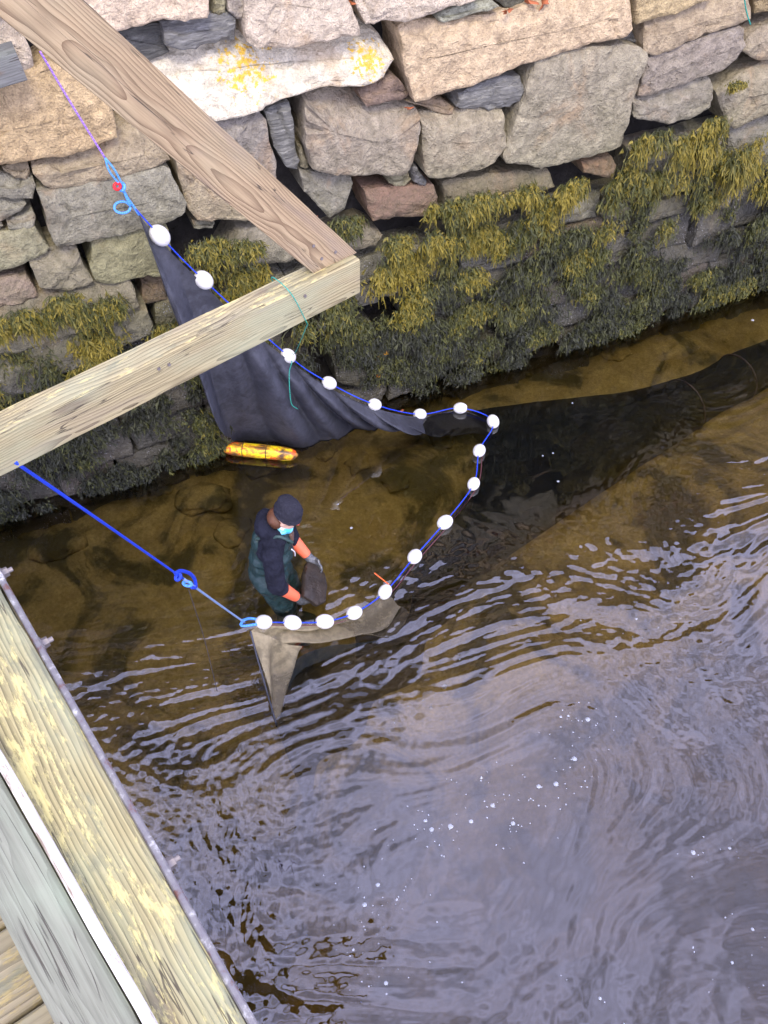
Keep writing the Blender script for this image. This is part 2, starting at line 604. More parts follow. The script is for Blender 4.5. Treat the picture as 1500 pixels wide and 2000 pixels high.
# ------------------------------------------------------------------ river bed, water, bank
def bed_z(x, y):
    q = Vector((x, y, 0))
    dw = -(WNRM.dot(WP0)) + WNRM.x * x + WNRM.y * y        # distance from the wall
    z = -0.30 - 0.30 * min(1, max(0, dw / 2.2)) - 2.0 * min(1, max(0, (dw - 2.7) / 2.0)) ** 1.1
    z += 0.10 * noise.noise(q * 0.9) + 0.05 * noise.noise(q * 2.7 + Vector((3, 1, 0)))
    return z


xs = np.arange(-9, 13.01, 0.14)
ys = np.arange(-4, 15.01, 0.14)
V = [(x, y, bed_z(x, y)) for y in ys for x in xs]
nx = len(xs)
Q = [(j * nx + i, j * nx + i + 1, (j + 1) * nx + i + 1, (j + 1) * nx + i) for j in range(len(ys) - 1) for i in range(nx - 1)]
bed = link_mesh('riverbed', np_mesh('riverbed', np.array(V), np.array(Q)), M['bed'])
tag(bed, 'brown sandy river bed with dark weed patches under the water', kind='structure')

# water: a closed body, its ripples real geometry, choppier where the current runs
_perm = np.random.default_rng(5).permutation(256)
_ga = np.random.default_rng(6).uniform(0, 2 * np.pi, 256)


def perlin(x, y, seed=0):
    xi, yi = np.floor(x).astype(int), np.floor(y).astype(int)
    xf, yf = x - xi, y - yi
    u_, v_ = xf ** 3 * (xf * (xf * 6 - 15) + 10), yf ** 3 * (yf * (yf * 6 - 15) + 10)

    def g(ix, iy, fx, fy):
        h_ = _ga[_perm[(_perm[(ix + seed * 17) & 255] + iy + seed * 31) & 255]]
        return np.cos(h_) * fx + np.sin(h_) * fy
    a_ = g(xi, yi, xf, yf) * (1 - u_) + g(xi + 1, yi, xf - 1, yf) * u_
    b_ = g(xi, yi + 1, xf, yf - 1) * (1 - u_) + g(xi + 1, yi + 1, xf - 1, yf - 1) * u_
    return 1.5 * (a_ * (1 - v_) + b_ * v_)


FINE = 0.0165
wx = np.concatenate([np.arange(-8.5, -3.0, 0.3), np.arange(-3.0, 5.0, FINE), np.arange(5.0, 12.6, 0.3)])
wy = np.concatenate([np.arange(-3.5, 0.3, 0.3), np.arange(0.3, 8.8, FINE), np.arange(8.8, 14.6, 0.3)])
X, Y = np.meshgrid(wx, wy)
calm_pts = [(onz(250, 1060), 1.2), (onz(620, 960), 1.1), (onz(1150, 740), 1.5), (onz(700, 900), 1.0), (onz(1050, 900), 0.9)]
chopv = np.ones_like(X) * 0.85
for q, rad in calm_pts:
    g = np.exp(-((X - q.x) ** 2 + (Y - q.y) ** 2) / (2 * (rad * 0.62) ** 2))
    chopv *= (1 - 0.93 * g)
for q, rad, amt in [(onz(330, 1400), 0.8, 0.5), (onz(1300, 1180), 0.8, 0.35), (onz(520, 1800), 0.6, 0.55), (onz(1380, 1450), 0.5, 0.4), (onz(690, 1110), 0.28, 0.6), (onz(860, 1250), .45, .3)]:
    g = np.exp(-((X - q.x) ** 2 + (Y - q.y) ** 2) / (2 * rad ** 2))
    chopv += amt * g
for q, rad in [(onz(980, 1640), 0.55), (onz(1300, 1800), 0.55)]:
    g = np.exp(-((X - q.x) ** 2 + (Y - q.y) ** 2) / (2 * rad ** 2))
    chopv *= (1 - 0.35 * g)
ca_, sa_ = math.cos(math.radians(32)), math.sin(math.radians(32))
w1 = perlin(X * 0.55, Y * 0.55, 1)
w2 = perlin(X * 0.55 + 9, Y * 0.55, 2)
U = (X * ca_ + Y * sa_) * 0.95 + 1.5 * w1
Wv = (-X * sa_ + Y * ca_) * 1.25 + 1.5 * w2
hh = 0.013 * perlin(U * 1.5, Wv * 1.5, 3)
rid = 1 - np.abs(perlin(U * 3.6 + 0.5 * w2, Wv * 3.6, 4))
hh += 0.0050 * rid ** 2
hh += 0.0030 * perlin(U * 7 + 2 * w1, Wv * 8, 5)
hh += 0.0028 * chopv * (0.55 + 0.9 * np.abs(w2)) * perlin(U * 17, Wv * 17, 6)
hh += 0.0014 * chopv * (0.5 + np.abs(w1)) * perlin(X * 21 + 2 * w2, Y * 30 + 2 * w1, 8)
hh += 0.0005 * chopv * perlin(X * 38, Y * 38, 7)
hh *= 0.10 + 0.95 * chopv
for q, amp in ((onz(575, 1185), 0.006), (onz(612, 1125), 0.007)):
    R_ = np.hypot(X - q.x, Y - q.y)
    hh += amp * np.sin(R_ * 52 + 1.2 * w1) * np.exp(-R_ * 4.2) * np.clip(R_ * 6, 0, 1) * (0.5 + 0.5 * perlin(X * 4, Y * 4, 9) + 0.3)
top = np.stack([X.ravel(), Y.ravel(), hh.ravel()], axis=1)
nx, ny = len(wx), len(wy)
I = np.arange(nx * ny).reshape(ny, nx)
Qt = np.stack([I[:-1, :-1].ravel(), I[:-1, 1:].ravel(), I[1:, 1:].ravel(), I[1:, :-1].ravel()], axis=1)
ring = np.concatenate([I[0, :], I[1:, -1], I[-1, -2::-1], I[-2:0:-1, 0]])
base = top[ring].copy()
base[:, 2] = -4.0
off = len(top)
k = len(ring)
Qs = np.stack([ring, off + np.arange(k), off + (np.arange(k) + 1) % k, np.roll(ring, -1)], axis=1)
Vw = np.vstack([top, base])
me = np_mesh('water', Vw, np.vstack([Qt, Qs, [[off, off + 1, off + 2, off + 3]]])[:-1])
bmw = bmesh.new()
bmw.from_mesh(me)
bmw.verts.ensure_lookup_table()
bmw.faces.new([bmw.verts[off + k - 1 - i_] for i_ in range(k)])
bmw.to_mesh(me)
bmw.free()
water = link_mesh('water', me, M['water'])
tag(water, 'brown tidal river water with sky reflections', kind='structure')

WALL_TOP = 4.75  # unseen upper wall, raised to keep sky out of the water's reflection
S0, S1 = -4.2, 11.5
c = [wpt(S0, WALL_TOP, -0.3), wpt(S1, WALL_TOP, -0.3), wpt(S1, WALL_TOP, -30), wpt(S0, WALL_TOP, -30)]
g = link_mesh('ground', mesh_from('ground', c, [(0, 1, 2, 3)], False), M['ground'])
tag(g, 'earth bank behind the stone sea wall', kind='structure')

# ------------------------------------------------------------------ the sea wall: every stone its own mesh
wall = empty('sea_wall', wpt(2.0, 0))
tag(wall, 'dry stone granite sea wall rising out of the river, weed on its foot', 'sea wall')
cv = []
for o_ in (-0.30, -1.2):
    cv += [wpt(S0, -1.6, o_), wpt(S1, -1.6, o_), wpt(S1, WALL_TOP - 0.02, o_), wpt(S0, WALL_TOP - 0.02, o_)]
put(link_mesh('core', mesh_from('core', cv, [(0, 1, 2, 3), (7, 6, 5, 4), (3, 2, 6, 7), (0, 3, 7, 4), (1, 5, 6, 2)], False), M['gap']), wall)


def resample(poly, n):
    P = np.array(poly + [poly[0]], dtype=float)
    seg = np.linalg.norm(np.diff(P, axis=0), axis=1)
    L = np.concatenate([[0], np.cumsum(seg)])
    q = np.linspace(0, L[-1], n, endpoint=False)
    return np.stack([np.interp(q, L, P[:, k]) for k in range(2)], axis=1)


def area(P):
    x, y = P[:, 0], P[:, 1]
    return 0.5 * np.sum(x * np.roll(y, -1) - np.roll(x, -1) * y)


stone_polys = []


def stone(poly, color, off=0.0, tilt=0.0, topb=0.03, rough=1.0, mat='granite', name='stone', shrink=0.0, keep=True):
    """poly in wall coordinates (s, z). off: how far the face stands proud; tilt: how far the top leans back;
    topb: setback of the top arris"""
    P = np.array(poly, dtype=float)
    if area(P) < 0:
        P = P[::-1]
    if keep:
        stone_polys.append(P.copy())
    per = np.sum(np.linalg.norm(P - np.roll(P, 1, axis=0), axis=1))
    n = int(min(120, max(30, per / 0.032))) if keep else int(min(60, max(26, per / 0.05)))
    step_ = per / n
    B = []
    for a_, b_ in zip(P, np.roll(P, -1, axis=0)):
        m_ = max(1, int(round(np.linalg.norm(b_ - a_) / step_)))
        for q_ in range(m_):
            B.append(a_ + (b_ - a_) * q_ / m_)
    B = np.array(B)
    n = len(B)
    sd_ = random.random() * 50
    # uneven outline
    for i in range(n):
        q = Vector((B[i, 0] * 7, B[i, 1] * 7, sd_))
        B[i, 0] += 0.012 * rough * (noise.noise(q) + 0.6 * noise.noise(q * 3.3))
        B[i, 1] += 0.012 * rough * (noise.noise(q + Vector((9, 4, 2))) + 0.6 * noise.noise(q * 3.3 + Vector((2, 4, 2))))
    cen = B.mean(axis=0)
    C = np.cov((B - cen).T)
    w_, ev = np.linalg.eigh(C)
    ax = ev[:, 1]
    pr = (B - cen) @ ax
    wd = np.abs((B - cen) @ ev[:, 0]).max()
    half = max(0.0, np.abs(pr).max() - wd)
    T = cen + np.clip(pr, -half, half)[:, None] * ax
    dist = np.linalg.norm(B - T, axis=1) + 1e-6
    size = wd
    if shrink:
        B = B + (T - B) * np.minimum(0.5, shrink / dist)[:, None]
        dist = np.linalg.norm(B - T, axis=1) + 1e-6
    # outward normals of the outline, to know which side is top
    tan = np.roll(B, -1, axis=0) - np.roll(B, 1, axis=0)
    nrm = np.stack([tan[:, 1], -tan[:, 0]], axis=1)
    nrm /= np.linalg.norm(nrm, axis=1)[:, None] + 1e-9
    upness = np.clip(nrm[:, 1], 0, 1)
    zmin, zmax = B[:, 1].min(), B[:, 1].max()
    e = min(0.013, size * 0.15)
    rings = [('back', None), (0.0, 'edge'), (e * 0.8, 'abs'), (e * 2.4, 'abs'), (0.14, 'rel'), (0.27, 'rel'), (0.40, 'rel'), (0.54, 'rel'), (0.68, 'rel'), (0.83, 'rel'), (0.985, 'rel')]
    V, rows = [], []
    for val, kind in rings:
        row = []
        for i in range(n):
            if kind is None:
                q = B[i] + (T[i] - B[i]) * 0.04
                d = off - 0.38
            else:
                if kind == 'rel':
                    tt = max(val, min(0.9, e * 2.6 / dist[i]))
                elif kind == 'edge':
                    tt = 0
                else:
                    tt = min(0.5, val / dist[i])
                q = B[i] + (T[i] - B[i]) * tt
                inn = tt * dist[i]
                d = off
                d -= 0.016 * max(0, 1 - inn / (e * 1.7)) ** 1.5
                d -= topb * upness[i] * max(0, 1 - inn / max(0.12, topb)) 
                d -= tilt * (q[1] - zmin) / max(0.05, zmax - zmin)
                pv = Vector((q[0] * 3.4, q[1] * 3.4, sd_))
                d += rough * (0.012 * noise.noise(pv) + 0.009 * noise.noise(pv * 3.1) + 0.008 * noise.noise(pv * 7.3))
                # broken facets: every cell of the face is a little tilted plane
                dv, pts_ = noise.voronoi(pv * 1.25)
                c_ = pts_[0]
                rx = noise.noise(c_ * 7.7 + Vector((1.3, 0, 0)))
                ry = noise.noise(c_ * 7.7 + Vector((0, 5.1, 0)))
                rel = pv * 1.25 - c_
                d += rough * 0.042 * max(-0.5, min(0.5, rx * rel.x + ry * rel.y))
                d -= rough * 0.010 * max(0, 0.12 - (dv[1] - dv[0])) / 0.12
            V.append(wpt(q[0], q[1], d))
            row.append(len(V) - 1)
        rows.append(row)
    F = []
    for a_, b_ in zip(rows[:-1], rows[1:]):
        for i in range(n):
            j = (i + 1) % n
            F.append((a_[i], a_[j], b_[j], b_[i]))
    # last ring lies along the spine: pair the two sides
    F.append(tuple(rows[-1]))
    base_ = wpt(cen[0], zmin, off)
    me = mesh_from(name, [v - base_ for v in V], F, True, 30)
    o = link_mesh(name, me, M[mat])
    o.location = base_
    o.color = ((color[0] * 0.98, color[1] * 0.95, color[2] * 0.75, 1) if color[0] < 0.85 else (0.74, 0.67, 0.49, 1)) if keep else (*color, 1)
    put(o, wall)
    return o


def stone_px(px, color, off=0.0, **kw):
    return stone([wall_sz(u, v, off) for u, v in px], color, off, **kw)


PINK = (0.58, 0.505, 0.46)
PALE = (0.66, 0.60, 0.52)
OCHRE = (0.56, 0.43, 0.29)
TAN = (0.39, 0.33, 0.26)
GREY = (0.285, 0.275, 0.25)
BLUG = (0.25, 0.245, 0.255)
RED = (0.23, 0.125, 0.125)
GRN = (0.30, 0.29, 0.20)
SLATE = (0.13, 0.135, 0.15)

stone_px([(-60, 20), (0, 37), (30, 60), (50, 75), (60, 100), (65, 130), (58, 141), (40, 143), (-60, 160)], PINK, -0.02)
stone_px([(-60, 175), (0, 166), (67, 143), (103, 127), (160, 160), (205, 195), (222, 220), (230, 273), (197, 287), (127, 310), (60, 317), (0, 328), (-60, 335)], OCHRE, 0.04, topb=0.05)
stone_px([(66, 322), (133, 308), (197, 290), (233, 266), (267, 258), (295, 275), (334, 315), (307, 329), (240, 350), (184, 357), (149, 368), (104, 372), (85, 365), (67, 340)], TAN, 0.03, topb=0.12)
stone_px([(76, 382), (160, 367), (227, 353), (323, 331), (334, 336), (352, 375), (364, 401), (362, 418), (341, 433), (283, 451), (187, 471), (160, 479), (112, 483), (104, 473), (88, 420)], GREY, 0.06)
stone_px([(5, 331), (59, 321), (63, 340), (51, 355), (27, 348)], TAN, -0.02)
stone_px([(-50, 340), (0, 343), (51, 357), (66, 347), (71, 367), (65, 392), (27, 391), (-50, 388)], GREY, 0.0, topb=0.08)
stone_px([(-50, 395), (0, 393), (48, 396), (53, 404), (45, 417), (16, 431), (0, 435), (-50, 440)], GREY, 0.0)
stone_px([(13, 436), (64, 417), (71, 431), (67, 444), (27, 451), (15, 449)], GREY, 0.0)
stone_px([(-40, 440), (0, 437), (9, 444), (0, 457), (-40, 462)], GREY, 0.0)
stone_px([(-60, 472), (0, 463), (64, 448), (72, 449), (91, 473), (97, 484), (91, 497), (53, 513), (27, 527), (0, 536), (-60, 548)], (0.30, 0.29, 0.22), 0.03, topb=0.05)
stone_px([(59, 513), (80, 503), (147, 487), (152, 492), (165, 521), (181, 551), (171, 561), (133, 573), (115, 569), (77, 564), (69, 540)], (0.29, 0.26, 0.23), 0.05, topb=0.09)
stone_px([(184, 474), (240, 458), (283, 452), (330, 445), (340, 540), (309, 540), (267, 545), (203, 557), (187, 553), (176, 527), (182, 492)], GRN, 0.05, topb=0.04)
stone_px([(-60, 555), (0, 549), (53, 540), (64, 556), (77, 583), (53, 591), (13, 599), (-60, 610)], (0.30, 0.22, 0.22), 0.02)
stone_px([(-50, 615), (15, 603), (78, 587), (135, 577), (180, 564), (252, 550), (262, 566), (272, 602), (210, 632), (120, 665), (30, 695), (18, 695), (-50, 705)], (0.25, 0.22, 0.21), 0.08, topb=0.10)
stone_px([(-60, 715), (0, 701), (75, 686), (150, 659), (240, 626), (288, 605), (301, 638), (298, 655), (261, 671), (150, 722), (60, 764), (0, 788), (-60, 800)], (0.20, 0.18, 0.17), 0.08, topb=0.08)
stone_px([(276, 548), (318, 545), (327, 584), (300, 593), (279, 596)], RED, -0.06)
stone_px([(306, 602), (333, 590), (420, 560), (430, 640), (318, 660), (304, 635)], (0.18, 0.17, 0.15), -0.02)
stone_px([(343, 316), (365, 300), (430, 345), (505, 425), (480, 434), (433, 433), (385, 431), (368, 412), (355, 365)], TAN, 0.03)
stone_px([(395, 250), (467, 233), (513, 225), (522, 237), (530, 283), (540, 317), (543, 365), (530, 400), (470, 380), (420, 310)], (0.29, 0.27, 0.27), 0.05, topb=0.05)
stone_px([(377, 433), (420, 435), (418, 449), (380, 446)], GREY, -0.03)
stone_px([(520, 223), (553, 205), (567, 203), (577, 270), (587, 317), (583, 335), (563, 330), (537, 290), (530, 263)], (0.20, 0.20, 0.21), 0.02, mat='schist')
stone_px([(580, 230), (600, 233), (605, 277), (583, 278)], (0.12, 0.10, 0.07), -0.10)
stone_px([(583, 283), (593, 287), (604, 327), (597, 335), (587, 327)], (0.24, 0.22, 0.18), -0.03)
stone_px([(603, 195), (660, 190), (720, 203), (791, 207), (817, 213), (825, 222), (823, 251), (817, 288), (801, 331), (791, 343), (753, 345), (700, 345), (650, 342), (611, 334), (600, 292)], (0.34, 0.30, 0.27), 0.08, topb=0.22)
stone_px([(826, 233), (839, 229), (887, 227), (927, 216), (969, 213), (988, 221), (993, 251), (989, 288), (969, 320), (940, 333), (887, 347), (844, 351), (831, 344), (827, 293)], (0.36, 0.32, 0.27), 0.07, topb=0.10)
stone_px([(1050, 126), (1089, 111), (1170, 96), (1230, 95), (1260, 97), (1269, 108), (1260, 141), (1242, 192), (1230, 240), (1215, 288), (1170, 303), (1110, 321), (1062, 331), (1033, 326), (988, 319), (983, 309), (1003, 258), (1022, 205), (1038, 158)], (0.34, 0.31, 0.265), 0.08, topb=0.05)
stone_px([(895, 184), (940, 168), (972, 157), (1015, 153), (1025, 176), (1020, 197), (988, 213), (940, 215), (897, 213), (891, 206)], (0.22, 0.22, 0.235), 0.02, mat='schist', rough=1.8)
stone_px([(788, 197), (833, 195), (871, 200), (889, 213), (887, 225), (871, 227), (833, 213)], (0.26, 0.21, 0.17), 0.0)
stone_px([(705, 181), (727, 171), (767, 149), (788, 160), (804, 187), (788, 197), (753, 203), (719, 209), (711, 197)], (0.22, 0.165, 0.15), 0.02)
white_px = [(270, 140), (290, 127), (353, 100), (400, 92), (485, 80), (600, 72), (720, 67), (747, 71), (765, 91), (777, 112), (779, 128), (752, 157), (715, 173), (651, 175), (613, 184), (560, 197), (480, 229), (424, 241), (380, 215), (320, 180)]
M['granite_lichen'] = granite_material('granite_with_lichen', [(tuple(onwall(483, 130, 0.02)), 0.30), (tuple(onwall(718, 118, 0.02)), 0.22), (tuple(onwall(560, 45, 0)), 0.12)])
stone_px(white_px, (0.92, 0.88, 0.74), 0.10, tilt=0.24, topb=0.12, mat='granite_lichen')
stone_px([(799, 49), (887, 48), (967, 37), (1007, 33), (1095, 5), (1119, 0), (1240, -10), (1242, 18), (1240, 60), (1230, 75), (1170, 88), (1110, 105), (1050, 122), (1020, 131), (953, 160), (919, 171), (876, 187), (812, 199), (807, 187), (795, 133), (786, 62)], (0.58, 0.46, 0.35), 0.08, tilt=0.05, topb=0.04)
stone_px([(482, -60), (680, -60), (688, 0), (696, 21), (704, 61), (701, 72), (667, 77), (627, 85), (560, 96), (507, 95), (488, 88), (484, 64), (481, 0)], PINK, 0.10, tilt=0.08)
stone_px([(690, -60), (945, -60), (940, 1), (881, 17), (849, 29), (799, 44), (757, 44), (733, 52), (717, 51), (704, 20), (697, -10)], PINK, 0.10, tilt=0.06)
stone_px([(855, 35), (887, 21), (964, 3), (977, 15), (913, 35), (871, 47), (860, 44)], (0.36, 0.37, 0.33), 0.05)
stone_px([(950, -30), (1030, -30), (1028, 18), (1010, 25), (985, 15), (966, 0)], (0.15, 0.15, 0.13), -0.05)
stone_px([(120, -60), (413, -60), (414, 0), (411, 27), (405, 37), (360, 42), (320, 42), (290, 50), (260, 58), (222, 63), (190, 50), (140, 10)], (0.64, 0.53, 0.46), 0.08, tilt=0.06)
stone_px([(417, -20), (441, -20), (440, 25), (430, 32), (418, 27)], (0.30, 0.28, 0.2), -0.02)
stone_px([(444, -20), (479, -20), (481, 25), (475, 38), (465, 38), (446, 25)], (0.42, 0.38, 0.37), 0.0)
stone_px([(320, 47), (400, 37), (460, 32), (467, 43), (463, 80), (383, 95), (360, 95), (323, 88)], (0.20, 0.20, 0.22), 0.02, mat='schist', rough=1.6)
stone_px([(217, 65), (317, 50), (322, 87), (333, 103), (290, 125), (250, 105)], (0.13, 0.13, 0.135), -0.06, mat='schist', rough=0.6)
stone_px([(1246, -60), (1420, -60), (1392, 0), (1362, 9), (1320, 30), (1260, 46), (1247, 51), (1245, 0)], (0.50, 0.40, 0.26), 0.06)
stone_px([(1267, 52), (1299, 36), (1380, 8), (1464, -12), (1473, 18), (1470, 39), (1395, 65), (1320, 97), (1281, 112), (1258, 102), (1262, 69)], (0.42, 0.345, 0.27), 0.04, topb=0.05)
stone_px([(1269, 115), (1320, 102), (1365, 80), (1452, 52), (1459, 60), (1458, 87), (1440, 114), (1422, 135), (1389, 147), (1320, 171), (1272, 188), (1249, 190), (1258, 150)], (0.30, 0.265, 0.255), 0.05)
stone_px([(1242, 196), (1290, 188), (1350, 165), (1389, 153), (1399, 171), (1392, 210), (1350, 234), (1305, 244), (1239, 231)], (0.30, 0.275, 0.26), 0.04, topb=0.06)
stone_px([(1476, -10), (1560, -30), (1560, 15), (1500, 25), (1476, 28)], (0.28, 0.22, 0.14), 0.0)
stone_px([(1449, 99), (1466, 75), (1500, 54), (1580, 30), (1580, 110), (1491, 120), (1470, 114)], (0.36, 0.31, 0.26), 0.03)
stone_px([(1401, 181), (1425, 168), (1470, 141), (1500, 126), (1600, 95), (1600, 195), (1500, 228), (1437, 255), (1419, 240)], (0.34, 0.30, 0.25), 0.03, topb=0.05)
stone_px([(1215, 79), (1248, 66), (1253, 78), (1242, 86)], (0.27, 0.27, 0.29), -0.08)
stone_px([(716, 376), (780, 372), (850, 366), (858, 395), (862, 422), (800, 428), (729, 433), (718, 410)], RED, 0.04, topb=0.05)
stone_px([(868, 364), (960, 347), (1075, 337), (1085, 365), (993, 402), (872, 420)], (0.20, 0.16, 0.14), 0.03, topb=0.05)
stone_px([(590, 337), (610, 340), (687, 347), (690, 360), (673, 410), (643, 427), (617, 397), (597, 377)], (0.24, 0.23, 0.23), 0.02)
stone_px([(759, 352), (799, 341), (804, 352), (785, 369), (760, 360)], (0.34, 0.32, 0.24), -0.02)
stone_px([(809, 330), (817, 329), (835, 355), (831, 367), (809, 357)], (0.16, 0.16, 0.18), 0.0, mat='schist')
stone_px([(1140, 320), (1200, 309), (1207, 324), (1197, 349), (1140, 338)], (0.24, 0.10, 0.08), 0.02)
stone_px([(650, 472), (720, 448), (750, 462), (735, 484), (690, 492)], (0.20, 0.16, 0.17), 0.02)
stone_px([(435, 515), (470, 455), (540, 450), (610, 495), (565, 513), (500, 522), (450, 528)], (0.28, 0.25, 0.26), 0.02, topb=0.06)
stone_px([(622, 646), (655, 640), (740, 645), (738, 690), (727, 745), (700, 758), (660, 750), (650, 700)], (0.24, 0.22, 0.15), 0.03, topb=0.06)
stone_px([(895, 700), (970, 655), (960, 690), (930, 720), (900, 715)], (0.30, 0.26, 0.14), 0.0)

# the rest of the wall: irregular courses where no stone has been drawn
def inside(poly, x, y):
    r = False
    n = len(poly)
    j = n - 1
    for i in range(n):
        if (poly[i][1] > y) != (poly[j][1] > y):
            if x < (poly[j][0] - poly[i][0]) * (y - poly[i][1]) / (poly[j][1] - poly[i][1]) + poly[i][0]:
                r = not r
        j = i
    return r


drawn = list(stone_polys)
dboxes = [(p[:, 0].min(), p[:, 1].min(), p[:, 0].max(), p[:, 1].max()) for p in drawn]


def covered(x, y):
    for b, p in zip(dboxes, drawn):
        if b[0] <= x <= b[2] and b[1] <= y <= b[3] and inside(p, x, y):
            return True
    return False


z = -0.55
while z < WALL_TOP - 0.1:
    hgt = random.uniform(0.20, 0.36)
    s = S0 + random.uniform(0, 0.4) + 0.5
    while s < S1 - 0.6:
        wdt = random.uniform(0.28, 0.75)
        a0, a1 = s + 0.012, s + wdt - 0.012
        b0, b1 = z + 0.012, min(WALL_TOP, z + hgt) - 0.012
        hits = sum(covered(a0 + (a1 - a0) * fx, b0 + (b1 - b0) * fy) for fx in (0.05, 0.3, 0.5, 0.7, 0.95) for fy in (0.08, 0.5, 0.92))
        if hits == 0:
            j = lambda a=0.03: random.uniform(-a, a)
            poly = [(a0 + j(), b0 + j()), ((a0 + a1) / 2 + j(), b0 + j(0.02)), (a1 + j(), b0 + j()), (a1 + j(0.02), (b0 + b1) / 2), (a1 + j(), b1 + j()), ((a0 + a1) / 2 + j(), b1 + j(0.02)), (a0 + j(), b1 + j()), (a0 + j(0.02), (b0 + b1) / 2)]
            tone = random.choice([GREY, TAN, (0.22, 0.2, 0.19), (0.26, 0.24, 0.2), RED if random.random() < 0.3 else GREY])
            stone(poly, tone, random.uniform(-0.06, 0.03), topb=random.uniform(0.03, 0.08), keep=False)
        s += wdt
    z += hgt

# ------------------------------------------------------------------ rockweed
def weed_arrays(clumps, per=55, wid=(0.0024, 0.0048)):
    """clumps: list of (s, z, off, length, spread, gold 0..1). returns verts, quads, colours"""
    rng = np.random.default_rng(len(clumps) * 13 + per)
    Cn = np.array(clumps, dtype=float)
    n = len(Cn)
    idx = np.repeat(np.arange(n), per)
    N = len(idx)
    D, NR = np.array(WDIR), np.array(WNRM)
    L = Cn[idx, 3] * rng.uniform(0.5, 1.15, N)
    sp = Cn[idx, 4]
    s0 = Cn[idx, 0] + rng.normal(0, 0.42, N) * sp
    z0 = Cn[idx, 1] + rng.normal(0, 0.28, N) * sp
    o0 = Cn[idx, 2] + rng.uniform(-0.02, 0.03, N)
    dl_, dn_, du_ = rng.normal(0, 0.75, N), rng.uniform(0.15, 0.9, N), rng.uniform(-0.9, 0.45, N)
    nn_ = np.sqrt(dl_ ** 2 + dn_ ** 2 + du_ ** 2)
    lat, outw, up = dl_ / nn_ * L, dn_ / nn_ * L, du_ / nn_ * L
    droop = rng.uniform(0.45, 1.1, N) * L
    curl = rng.normal(0, 0.10, N) * L
    ph = rng.uniform(0, 6.28, N)
    gold = np.clip(Cn[idx, 5] + rng.normal(0, 0.16, N), 0, 1)
    dark = rng.uniform(0, 1, N)

    def strand(tt):
        s_ = s0 + lat * tt * (1 - 0.25 * tt) + curl * np.sin(4.5 * tt + ph)
        d_ = o0 + outw * tt * (1 - 0.45 * tt) + 0.4 * curl * np.cos(5 * tt + ph)
        z_ = z0 + up * tt - droop * tt ** 2
        return s_, np.maximum(d_, o0 * 0.6), z_

    def to_world(s_, d_, z_):
        W = np.array(WP0)
        return W + s_[..., None] * D + d_[..., None] * NR + z_[..., None] * np.array([0, 0, 1.0])

    Vs, Qs_, Cs = [], [], []
    base = 0

    def ribbon(pts, wv, widths, g, tcol, dk):
        nonlocal base
        K = pts.shape[1]
        n_ = pts.shape[0]
        Lf = pts - wv[:, None, :] * widths[:, :, None]
        Rt = pts + wv[:, None, :] * widths[:, :, None]
        VV = np.stack([Lf, Rt], axis=2).reshape(n_, K * 2, 3)
        Vs.append(VV.reshape(-1, 3))
        b = base + np.arange(n_)[:, None] * K * 2
        for k_ in range(K - 1):
            Qs_.append(np.stack([b[:, 0] + 2 * k_, b[:, 0] + 2 * k_ + 1, b[:, 0] + 2 * k_ + 3, b[:, 0] + 2 * k_ + 2], axis=1))
        # pigment: olive stalks, golden bladders at the tips on the upper plants, blackish green low down
        lo = np.array([0.013, 0.014, 0.009])
        lo2 = np.array([0.046, 0.048, 0.030])
        ol = np.array([0.070, 0.075, 0.018])
        go = np.array([0.205, 0.158, 0.020])
        f = np.clip(g[:, None] * (0.35 + 0.9 * tcol), 0, 1)[..., None]
        basec = lo + (lo2 - lo) * dk[:, None, None] ** 2
        c1 = basec + (ol - basec) * np.clip(f * 2.2, 0, 1)
        cc = c1 + (go - c1) * np.clip((f - 0.42) * 1.9, 0, 1)
        cc = np.repeat(cc[:, :, None, :], 2, axis=2).reshape(-1, 3)
        Cs.append(cc)
        base += n_ * K * 2

    rv = rng.normal(0, 1, (N, 3))
    rv /= np.linalg.norm(rv, axis=1)[:, None]
    wv = D[None] * 0.8 + rv * 0.6
    wv /= np.linalg.norm(wv, axis=1)[:, None]
    w0 = rng.uniform(wid[0], wid[1], N)
    T1 = np.linspace(0, 1, 5)
    pts = np.stack([to_world(*strand(np.full(N, a))) for a in T1], axis=1)
    ribbon(pts, wv, w0[:, None] * np.array([0.6, 0.75, 0.9, 1.1, 0.6])[None], gold, np.tile(T1 * 0.8, (N, 1)), dark)
    for fk in range(3):
        t0 = rng.uniform(0.35, 0.75, N)
        pb = to_world(*strand(t0))
        l2 = L * rng.uniform(0.14, 0.38, N)
        dirv = D[None] * rng.normal(0, 1.0, N)[:, None] + NR[None] * rng.uniform(-0.2, 0.9, N)[:, None] + np.array([0, 0, -1.0])[None] * rng.uniform(0.25, 1.0, N)[:, None]
        dirv /= np.linalg.norm(dirv, axis=1)[:, None]
        T2 = np.array([0, 0.6, 1.0])
        pp = pb[:, None, :] + dirv[:, None, :] * (l2[:, None] * T2[None])[..., None]
        pp[:, :, 2] -= (0.35 * l2[:, None] * (T2 ** 2)[None])
        ribbon(pp, wv, w0[:, None] * np.array([0.6, 1.35, 0.8])[None], gold, np.tile(0.55 + 0.55 * T2, (N, 1)), dark)
    return np.vstack(Vs), np.vstack(Qs_), np.vstack(Cs)


def weed_object(name, clumps, per=55):
    V, Q, C = weed_arrays(clumps, per)
    org = V.mean(axis=0)
    me = np_mesh(name, V - org, Q)
    a = me.color_attributes.new('Col', 'FLOAT_COLOR', 'POINT')
    a.data.foreach_set('color', np.hstack([C, np.ones((len(C), 1))]).astype(np.float32).ravel())
    o = link_mesh(name, me, M['weed'])
    o.location = Vector(org)
    return o


